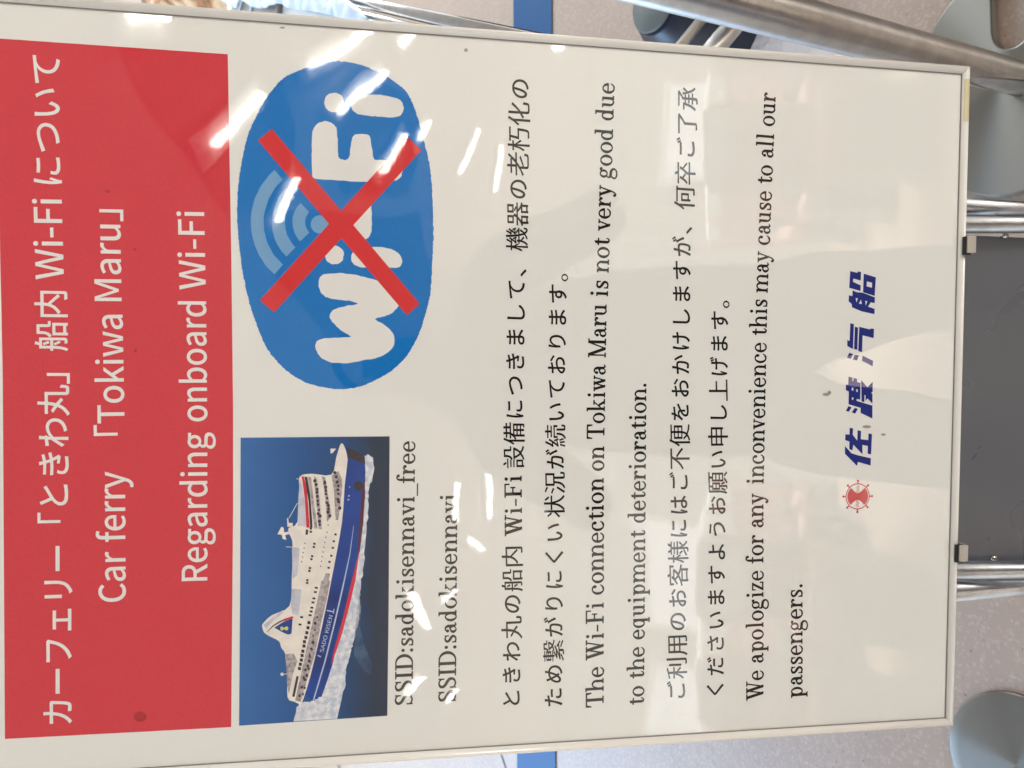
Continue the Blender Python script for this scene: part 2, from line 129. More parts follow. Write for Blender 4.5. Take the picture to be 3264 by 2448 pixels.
用|1000|153,770 146,257 113,103 80,30 32,-36 90,-85 125,-40 176,61 216,227 467,227 467,-71 543,-71 543,227 813,227 813,14 807,3 786,-3 629,-2 655,-74 822,-67 868,-46 883,-19 887,770;227,698 467,698 467,537 227,537;813,698 813,537 543,537 543,698;227,466 467,466 467,298 223,298;813,466 813,298 543,298 543,466
申|1000|186,420 458,420 458,267 186,267;186,490 186,636 458,636 458,490;816,420 816,267 536,267 536,420;816,490 536,490 536,636 816,636;458,840 458,708 112,708 112,138 186,138 186,195 458,195 458,-79 536,-79 536,195 816,195 816,143 893,143 893,708 536,708 536,840
続|1000|418,466 418,286 482,286 482,405 877,405 877,286 944,286 944,466;729,335 729,29 736,-27 746,-45 761,-56 811,-64 892,-64 937,-51 961,-3 972,95 910,123 900,9 884,1 802,6 797,335;552,335 550,228 522,123 489,69 439,16 368,-33 422,-83 499,-29 553,31 588,93 609,155 619,216 621,335;190,187 215,-27 272,-14 245,199;94,197 62,34 38,-35 96,-57 154,186;289,207 348,16 402,35 339,223;448,597 448,534 915,534 915,597 720,597 720,685 949,685 949,749 720,749 720,841 649,841 649,749 412,749 412,685 649,685 649,597;63,238 318,296 331,241 388,259 324,453 271,438 301,351 152,326 268,481 371,654 310,686 240,555 131,545 205,673 270,812 205,840 117,642 68,559 34,531 57,466 200,491 86,337 41,302
繋|1000|630,53 767,1 878,-57 930,-14 815,43 680,91;299,90 185,34 52,-11 105,-58 241,-3 365,67;84,700 84,485 246,485 246,444 50,444 50,397 246,397 246,337 311,337 311,397 510,397 510,444 311,444 311,485 477,485 477,700 311,700 311,740 502,740 502,786 311,786 311,841 246,841 246,786 59,786 59,740 246,740 246,700;144,574 246,574 246,526 144,526;311,574 415,574 415,526 311,526;144,660 246,660 246,614 144,614;311,660 415,660 415,614 311,614;197,207 413,230 250,169 119,137 139,76 473,109 472,-8 454,-14 322,-13 351,-76 507,-66 532,-52 547,-18 548,114 792,131 867,66 920,103 894,127 703,257 654,224 727,178 361,155 543,224 722,309 671,354 539,286 325,272 481,362 424,395 287,308 176,263;564,809 563,735 550,700 512,667 481,651 527,602 564,623 609,672 627,724 629,756 762,756 763,686 775,651 805,635 942,637 938,689 838,685 827,691 824,809;531,601 531,550 602,550 560,540 601,480 653,429 503,389 534,338 706,393 771,362 884,328 925,320 965,374 859,394 766,427 843,497 895,589 857,604;621,550 809,550 782,515 730,471 710,458 692,472
老|1000|837,801 719,656 719,704 471,704 471,840 394,840 394,704 139,704 139,634 394,634 394,498 52,498 52,427 451,427 250,306 33,210 86,147 321,261 324,8 336,-21 356,-42 431,-63 762,-65 850,-50 877,-29 895,4 915,113 843,142 839,91 823,28 787,5 432,6 405,20 398,49 398,138 624,201 825,275 759,330 599,263 398,202 398,306 573,427 949,427 949,498 659,498 790,626 905,766;471,498 471,634 698,634 547,498
船|1000|219,592 277,448 330,471 268,612;216,284 289,130 340,154 265,306;528,341 528,-82 597,-82 597,-33 830,-33 830,-78 902,-78 902,341;597,35 597,272 830,272 830,35;570,785 564,564 533,493 462,429 512,381 558,417 591,458 628,546 637,718 785,718 787,466 800,423 814,411 863,401 960,405 955,465 867,461 856,469 854,785;372,655 372,405 177,405 177,655;42,405 42,341 111,341 99,141 65,10 35,-48 92,-86 124,-24 162,121 177,341 372,341 372,12 356,-4 263,-3 285,-69 394,-61 426,-41 436,-19 439,716 279,716 320,828 244,843 212,716 111,716 111,405
設|1000|89,538 89,478 386,478 386,538;89,406 89,347 387,347 387,406;47,670 47,608 428,608 428,670;156,814 231,680 292,715 215,844;417,398 417,328 503,328 459,313 526,193 611,90 503,29 386,-11 386,273 89,273 89,-67 155,-67 155,-19 384,-19 420,-80 550,-30 669,41 785,-30 918,-78 966,-10 839,30 728,90 833,218 886,322 906,381 859,401;155,210 319,210 319,44 155,44;514,804 512,658 492,582 436,511 389,478 438,423 490,461 529,504 556,551 582,646 584,734 750,734 752,539 766,493 801,472 946,474 940,539 835,534 823,542 821,804;810,328 750,223 669,136 588,224 527,328
願|1000|218,216 191,115 151,28 205,-2 247,92 278,204;421,200 480,36 535,57 472,217;267,419 440,419 440,320 267,320;267,571 440,571 440,473 267,473;627,420 861,420 861,322 627,322;627,266 861,266 861,167 627,167;627,573 861,573 861,476 627,476;645,87 569,22 473,-33 521,-81 621,-23 708,51;778,51 918,-81 976,-41 833,86;207,627 207,264 322,264 322,-8 309,-21 234,-21 254,-79 357,-69 374,-56 385,-24 385,264 503,264 503,627 365,627 393,727 507,727 507,793 90,793 87,275 69,118 27,-25 83,-63 110,10 143,176 154,347 155,727 318,727 301,627;562,631 562,108 928,108 928,631 752,631 777,728 954,728 954,793 529,793 529,728 702,728 685,631
"""
SERIF = """
 |280|
-|360|41,211 316,210 327,219 330,226 330,266 319,279 44,280 33,271 30,264 30,224
.|270|105,-16 131,-17 156,-7 181,18 192,44 192,66 182,91 157,116 135,126 109,127 84,117 59,92 48,66 48,44 58,19 83,-6
:|270|115,-16 141,-17 166,-7 191,18 202,44 202,66 192,91 167,116 145,126 119,127 94,117 69,92 58,66 58,44 68,19 93,-6;115,339 141,338 166,348 191,373 202,399 202,421 192,446 167,471 145,481 119,482 94,472 69,447 58,421 58,399 68,374 93,349
D|750|31,-9 384,-10 434,-2 496,18 544,43 584,73 644,135 667,169 686,205 712,281 720,336 720,386 715,424 694,496 667,551 631,600 584,647 552,671 526,687 471,712 434,722 386,730 36,730 23,721 20,684 31,671 114,670 118,669 120,664 120,54 114,50 31,49 20,36 20,6;254,50 250,56 250,666 256,670 349,670 391,662 426,649 459,632 507,591 537,551 559,509 579,451 587,409 590,336 587,311 579,269 559,210 537,169 507,129 479,103 446,81 391,58 351,50
F|640|31,-9 334,-10 341,-7 349,1 350,36 339,49 246,50 240,54 240,336 246,340 406,340 410,334 411,271 424,260 459,261 470,274 470,466 456,480 424,480 414,472 410,466 410,404 406,400 242,401 240,666 246,670 429,670 549,668 550,524 564,510 599,511 610,524 610,716 599,729 36,730 29,727 21,719 20,684 31,671 106,670 110,664 110,54 104,50 36,50 29,47 20,36 20,6
I|370|31,-9 334,-10 341,-7 349,1 350,36 339,49 256,50 251,52 250,56 250,666 256,670 339,671 350,684 350,714 339,729 36,730 29,727 21,719 20,684 31,671 114,670 118,669 120,664 120,54 114,50 31,49 20,36 20,6
M|890|31,-9 236,-10 250,4 250,36 239,49 171,50 165,54 166,495 199,419 358,14 371,1 486,0 497,9 498,16 483,51 483,59 646,486 649,486 650,476 650,54 644,50 571,49 560,36 561,1 569,-7 576,-10 854,-10 865,-4 870,4 870,36 859,49 786,50 780,54 780,221 780,666 786,670 854,670 861,673 870,684 870,714 859,729 666,730 651,719 650,669 644,651 462,171 449,145 221,717 206,730 31,729 23,721 20,714 20,684 29,673 36,670 96,670 100,666 100,56 96,50 36,50 29,47 20,36 20,6
S|570|250,-16 294,-17 351,-7 399,11 454,41 498,81 507,94 527,141 532,174 532,209 524,254 507,294 485,324 446,362 379,414 245,484 204,520 188,544 180,584 183,604 190,619 214,639 249,659 271,667 301,670 326,664 356,652 424,589 425,494 433,484 439,480 476,480 489,491 489,719 476,730 436,729 425,716 424,672 376,712 334,729 314,733 254,735 234,732 186,722 156,712 126,697 94,667 81,649 71,626 63,581 68,531 76,504 88,479 120,436 191,373 311,307 369,265 399,235 409,209 412,154 403,124 386,100 361,78 329,61 291,53 256,53 219,61 132,104 129,239 121,247 114,250 79,250 66,239 66,1 79,-10 119,-9 129,1 130,29 134,33 201,-4
T|700|201,-9 504,-10 511,-7 519,1 520,36 509,49 426,50 420,54 420,666 426,670 583,669 581,656 624,505 636,491 666,490 680,504 680,714 677,721 666,730 511,730 46,730 39,727 31,719 30,504 44,490 74,491 86,505 129,656 127,669 284,670 290,666 290,54 284,50 201,49 190,36 190,6
W|880|261,-9 371,-10 384,1 358,96 358,111 431,455 439,436 561,1 571,-9 576,-10 681,-10 691,-2 694,4 668,104 793,666 799,670 879,671 890,684 890,716 881,727 874,730 666,730 653,721 650,684 659,673 666,670 724,670 727,661 634,244 631,237 629,239 599,346 510,666 514,670 574,670 581,673 590,684 590,714 587,721 579,729 336,730 329,727 321,719 320,684 328,674 334,670 374,668 393,596 322,249 319,244 200,666 206,670 279,671 290,684 289,719 274,730 6,730 -6,722 -10,716 -10,684 -1,673 61,670 67,661 246,14 251,1
_|500|-9,-149 506,-150 520,-136 520,-109 509,-96 -6,-95 -20,-109 -20,-136
a|500|168,-16 209,-17 249,-7 285,14 316,44 371,-7 394,-15 424,-12 466,8 500,39 505,51 494,68 481,75 441,56 416,50 411,54 400,89 400,336 387,381 359,427 331,455 299,474 264,485 234,487 201,487 164,479 146,467 126,445 114,426 96,417 73,394 63,371 63,349 68,334 98,301 119,293 144,293 162,301 187,326 197,349 197,371 189,391 177,406 191,419 209,425 221,425 239,419 254,407 274,369 285,321 279,311 201,268 154,264 111,247 94,235 63,204 46,176 35,139 35,111 46,74 56,56 93,16 111,3 131,-7;204,36 179,46 163,61 148,99 145,139 156,174 164,190 175,201 194,212 214,210 224,214 251,204 267,189 282,151 285,111 274,76 266,60 254,48 224,35;281,239 278,244 281,246 285,241
c|500|235,-26 324,-27 364,-14 381,-4 401,10 434,43 452,71 475,119 472,129 461,140 446,144 425,126 384,76 374,70 329,69 296,43 234,42 221,38 203,49 189,63 161,114 148,156 140,204 140,256 145,291 168,364 189,397 204,412 234,427 264,430 299,417 327,391 315,359 318,329 330,309 356,286 381,278 409,283 421,290 440,309 452,329 455,359 447,391 412,436 379,464 351,474 304,485 284,482 236,485 176,469 144,452 120,434 85,399 63,369 43,329 30,284 25,249 28,189 43,131 63,91 86,60 121,25 144,8 176,-9
d|560|218,-21 256,-22 276,-19 299,-12 336,8 349,-7 356,-10 506,-10 520,4 520,36 511,47 459,50 455,54 454,739 441,750 286,750 279,747 270,736 270,704 281,691 334,690 340,686 339,454 334,453 299,472 256,482 204,479 151,457 131,442 95,406 68,366 46,311 35,254 35,206 43,161 53,126 76,81 95,54 143,9 181,-12;229,36 206,46 190,61 163,114 148,179 145,259 158,331 183,389 206,414 231,425 251,424 274,414 290,399 317,346 332,281 335,201 322,129 297,71 274,46 249,35
e|510|235,-26 324,-27 364,-14 381,-4 401,10 434,43 454,76 474,116 474,124 460,141 446,144 425,126 386,78 345,51 319,43 236,42 221,38 203,49 190,61 166,101 148,156 140,204 141,218 456,220 482,239 485,251 480,284 467,329 437,384 389,435 366,452 334,469 274,485 236,485 206,479 176,469 144,452 121,435 85,399 63,369 43,329 28,271 25,209 30,176 43,131 74,75 121,25 144,8 176,-9;149,280 145,286 148,304 166,359 190,399 211,417 244,429 264,430 299,417 324,393 349,346 362,304 363,281
f|360|61,-9 294,-10 301,-7 309,1 310,36 299,49 231,50 225,54 225,414 227,419 231,420 319,421 330,434 330,466 316,480 226,482 225,574 220,599 220,634 233,674 246,692 259,697 277,691 275,664 278,651 289,633 301,620 331,605 349,605 364,611 390,631 405,661 402,689 381,718 359,732 341,736 326,749 314,755 249,760 221,752 181,725 154,697 131,659 123,631 117,589 110,576 109,482 34,480 21,469 20,434 31,421 106,420 110,414 110,54 104,50 64,50 53,41 50,4
g|520|205,-244 251,-245 321,-235 366,-222 405,-201 452,-156 469,-129 480,-89 474,-44 464,-19 441,12 410,41 369,67 334,79 301,85 236,88 124,101 111,109 105,124 106,134 136,174 186,158 239,155 276,163 330,191 354,213 377,241 397,289 400,336 394,361 380,396 409,374 434,370 454,376 479,399 490,424 487,449 466,475 449,487 409,492 381,492 360,481 329,451 276,477 239,485 201,485 164,477 110,449 71,410 48,369 40,334 40,304 46,279 63,241 89,206 58,174 41,149 33,124 33,91 43,59 55,41 82,14 45,-19 16,-59 0,-101 3,-136 11,-156 23,-174 59,-207 106,-227 164,-240;206,-184 154,-174 94,-149 83,-134 81,-101 88,-81 106,-50 121,-38 166,-13 179,-13 254,-25 306,-28 329,-33 354,-46 382,-69 392,-96 392,-111 376,-140 364,-152 341,-164 314,-174 274,-182;206,208 176,223 158,246 143,289 140,336 151,379 169,410 191,427 209,432 234,432 264,417 282,394 297,351 300,304 289,261 271,230 249,213 231,208;374,404 372,411 376,404
h|610|36,-9 239,-10 254,1 255,36 246,47 199,50 195,54 195,276 209,281 219,291 231,346 243,374 261,399 294,419 314,425 334,425 361,417 389,399 414,360 427,316 428,301 416,289 415,284 415,54 411,50 374,50 368,46 360,36 361,1 369,-7 376,-10 579,-9 590,4 587,41 576,50 536,50 530,54 530,276 527,329 517,364 502,394 480,424 456,447 434,464 404,479 361,490 331,490 286,479 256,464 235,449 196,410 194,739 181,750 31,749 20,736 23,699 34,690 76,690 80,684 80,56 76,50 36,49 26,39 25,4
i|330|66,-9 269,-10 276,-7 284,1 285,36 276,47 229,50 225,54 225,464 214,479 64,480 51,469 50,434 59,423 106,420 110,414 110,54 106,50 69,50 56,39 55,4;150,579 176,578 201,588 226,613 237,639 237,661 227,686 202,711 180,721 154,722 129,712 104,687 93,661 93,639 103,614 128,589
k|590|36,-9 239,-10 246,-7 255,4 252,41 241,50 201,50 195,54 195,154 199,160 221,163 264,206 367,54 364,50 341,49 331,39 330,4 341,-9 574,-10 587,-1 590,36 579,49 496,50 488,54 354,255 339,269 323,271 338,291 451,417 459,420 526,420 539,431 540,466 529,479 454,480 334,480 324,472 320,466 320,436 325,426 334,420 376,420 379,416 261,283 234,262 232,251 196,213 194,739 186,747 179,750 34,750 23,741 20,704 25,696 34,690 76,690 80,684 80,56 76,50 36,49 26,39 25,4
l|330|66,-9 271,-10 285,4 285,36 276,47 229,50 225,54 225,734 214,749 64,750 50,736 50,704 59,693 106,690 110,684 110,56 106,50 66,49 56,39 55,4
m|920|36,-9 239,-10 246,-7 254,1 255,36 246,47 199,50 195,54 195,276 209,291 221,346 244,390 264,409 304,425 326,425 346,419 379,399 404,360 417,316 418,301 406,289 405,284 405,54 401,50 364,50 353,41 350,4 359,-7 366,-10 564,-10 571,-7 579,1 580,36 571,47 524,50 520,54 520,279 529,291 538,339 553,374 581,407 611,422 646,425 686,409 707,389 729,346 738,304 725,286 725,106 724,52 684,50 671,39 670,4 681,-9 886,-10 897,-1 900,6 900,36 891,47 844,50 840,54 840,306 827,364 812,394 790,424 744,464 714,479 671,490 639,490 611,484 566,464 544,447 494,392 469,425 425,464 394,479 366,487 319,490 276,479 245,464 196,422 195,466 184,479 34,480 20,466 21,431 31,421 76,420 80,414 80,54 76,50 39,50 26,39 25,4
n|610|36,-9 239,-10 254,1 255,36 246,47 199,50 195,54 195,276 209,281 219,291 231,346 255,391 274,409 314,425 336,425 356,419 389,399 414,360 427,316 428,301 416,289 415,284 415,54 411,50 374,50 366,45 360,36 361,1 376,-10 576,-10 589,1 590,34 584,45 574,50 536,50 530,54 530,306 527,326 517,364 502,394 480,424 456,447 434,464 389,484 361,490 329,490 286,479 256,464 234,447 196,410 195,466 184,479 34,480 20,466 21,431 31,421 76,420 80,414 80,54 76,50 39,50 26,39 25,4
o|540|248,-24 289,-25 331,-17 389,8 416,28 457,69 482,104 504,156 515,209 515,251 504,304 482,356 457,391 416,432 389,452 331,477 292,484 251,485 209,477 151,452 124,432 83,391 58,356 36,304 25,251 25,209 36,156 58,104 83,69 124,28 151,8 209,-17;256,31 239,36 209,53 194,68 171,106 156,146 148,184 145,254 153,301 163,336 178,369 195,394 211,409 239,424 259,430 284,429 301,424 331,407 346,392 369,354 384,314 392,276 395,206 387,159 377,124 362,91 345,66 329,51 301,36 281,30
p|580|61,-229 279,-229 290,-216 287,-179 276,-170 231,-170 225,-166 226,11 271,-12 296,-20 346,-22 366,-19 414,1 439,18 475,54 494,81 517,126 527,161 535,206 535,254 524,311 509,351 484,394 461,420 419,457 389,472 349,482 294,479 266,469 229,448 225,451 224,469 211,480 54,480 41,469 40,434 49,423 106,420 110,414 110,-164 106,-170 64,-170 53,-179 50,-216;319,36 296,46 280,61 253,114 238,179 235,259 248,331 273,389 296,414 321,425 341,424 364,414 380,399 407,346 422,281 425,201 412,129 387,71 364,46 339,35
q|560|291,-229 506,-230 520,-216 520,-184 511,-173 459,-170 455,-166 455,466 441,480 354,480 341,469 339,454 336,452 299,472 274,480 224,482 206,480 176,469 133,444 95,406 76,379 53,334 43,299 35,254 35,206 46,149 68,94 95,54 131,18 151,3 204,-19 256,-22 299,-12 334,7 339,6 340,-166 334,-170 294,-170 283,-179 280,-216;229,36 206,46 190,61 163,114 148,179 145,259 158,331 183,389 206,414 231,425 251,424 274,414 290,399 317,346 332,281 335,201 322,129 297,71 274,46 249,35
r|450|36,-9 239,-10 252,-1 255,36 247,46 241,50 199,50 195,54 196,256 209,274 236,359 243,374 265,399 299,417 306,417 311,414 313,379 323,361 344,341 356,333 379,330 394,333 409,343 429,364 440,394 437,421 429,437 414,452 394,467 364,471 314,487 294,487 254,467 196,410 195,466 184,479 36,480 23,471 20,434 25,426 34,420 76,420 80,414 80,54 76,50 39,50 26,39 25,4
s|430|182,-21 206,-22 244,-17 289,-4 319,11 339,25 359,46 379,81 387,111 387,146 384,159 374,184 360,204 321,242 294,264 271,279 193,319 173,336 158,359 158,371 166,391 194,414 221,425 259,422 286,412 319,381 320,314 328,304 334,300 361,300 374,311 374,469 361,480 334,480 316,463 286,482 244,490 219,492 169,485 141,477 109,462 86,442 68,421 58,399 53,371 55,344 63,316 84,283 103,261 154,216 221,179 260,151 277,134 282,124 279,94 274,81 262,66 241,53 214,45 171,45 149,53 111,81 110,156 104,165 96,170 69,170 56,159 56,-4 69,-15 96,-15 107,-6 114,5 146,-14
t|370|220,-14 256,-15 274,-12 299,-3 319,10 335,26 346,45 365,109 362,119 351,130 336,134 318,119 297,69 289,59 261,53 246,58 236,69 235,416 241,420 336,420 347,429 350,436 350,466 339,479 244,480 235,484 235,574 229,599 219,609 194,610 174,590 134,590 121,579 118,504 61,481 41,479 33,471 30,464 30,434 41,421 114,420 120,416 120,94 133,51 145,29 176,1 206,-12
u|580|240,-19 276,-20 304,-14 356,11 363,-1 376,-10 526,-10 540,4 540,36 531,47 479,50 475,54 474,469 466,477 459,480 306,480 298,476 290,466 290,436 298,424 304,420 356,420 360,416 360,111 347,84 331,65 306,51 286,45 264,45 244,51 219,65 201,86 186,116 177,156 192,169 195,176 195,464 192,471 179,480 26,480 18,476 10,466 10,436 18,424 24,420 76,420 80,416 80,154 96,94 120,54 160,14 201,-9
v|490|221,-9 316,-10 327,-1 327,9 305,71 423,416 429,420 486,420 499,431 500,466 486,480 326,480 313,471 310,436 313,429 324,420 354,420 358,416 278,181 271,165 266,169 173,414 176,420 209,421 219,431 220,466 215,474 204,480 6,480 -1,477 -9,469 -10,434 -1,423 49,420 52,416 208,4
w|700|191,-9 286,-10 299,1 278,74 338,269 344,275 431,1 444,-10 539,-9 549,4 533,59 643,414 649,420 701,423 710,434 710,466 701,477 694,480 544,480 533,471 530,436 533,429 544,420 574,420 579,416 502,169 498,169 486,205 421,416 424,420 449,421 459,431 460,466 449,479 266,480 251,469 251,431 264,420 299,419 310,386 246,182 243,184 231,221 171,416 174,420 199,421 209,431 210,464 207,471 194,480 1,479 -10,466 -9,431 1,421 46,420 52,414 168,36 179,4
y|490|118,-226 141,-227 167,-216 217,-169 247,-126 264,-91 296,8 319,11 328,21 314,61 318,81 327,99 326,109 334,121 336,139 344,151 346,169 354,181 356,201 367,219 366,234 377,249 376,266 387,279 388,301 399,316 399,331 409,346 411,366 422,384 421,399 436,420 486,420 500,434 499,469 486,480 409,482 321,479 310,466 311,431 324,420 364,420 368,411 358,396 357,376 346,359 347,344 336,329 336,311 326,296 324,276 313,261 314,244 303,231 302,214 293,199 292,181 283,169 281,154 278,154 238,254 174,416 176,420 209,421 219,431 220,466 211,477 204,480 6,480 -1,477 -10,466 -10,434 -1,423 49,420 54,414 208,24 229,6 202,-76 192,-96 170,-131 146,-154 143,-154 137,-126 130,-116 111,-98 86,-88 74,-88 56,-93 34,-112 23,-126 18,-144 18,-156 30,-184 56,-207 84,-219
z|460|41,-9 414,-10 427,-1 430,6 430,136 416,150 384,150 371,139 370,56 366,50 176,50 170,54 376,409 384,419 399,421 407,429 410,449 409,469 396,480 56,480 43,471 40,464 40,334 54,320 86,320 99,331 100,414 104,420 254,420 260,416 54,61 31,39 30,4
"""
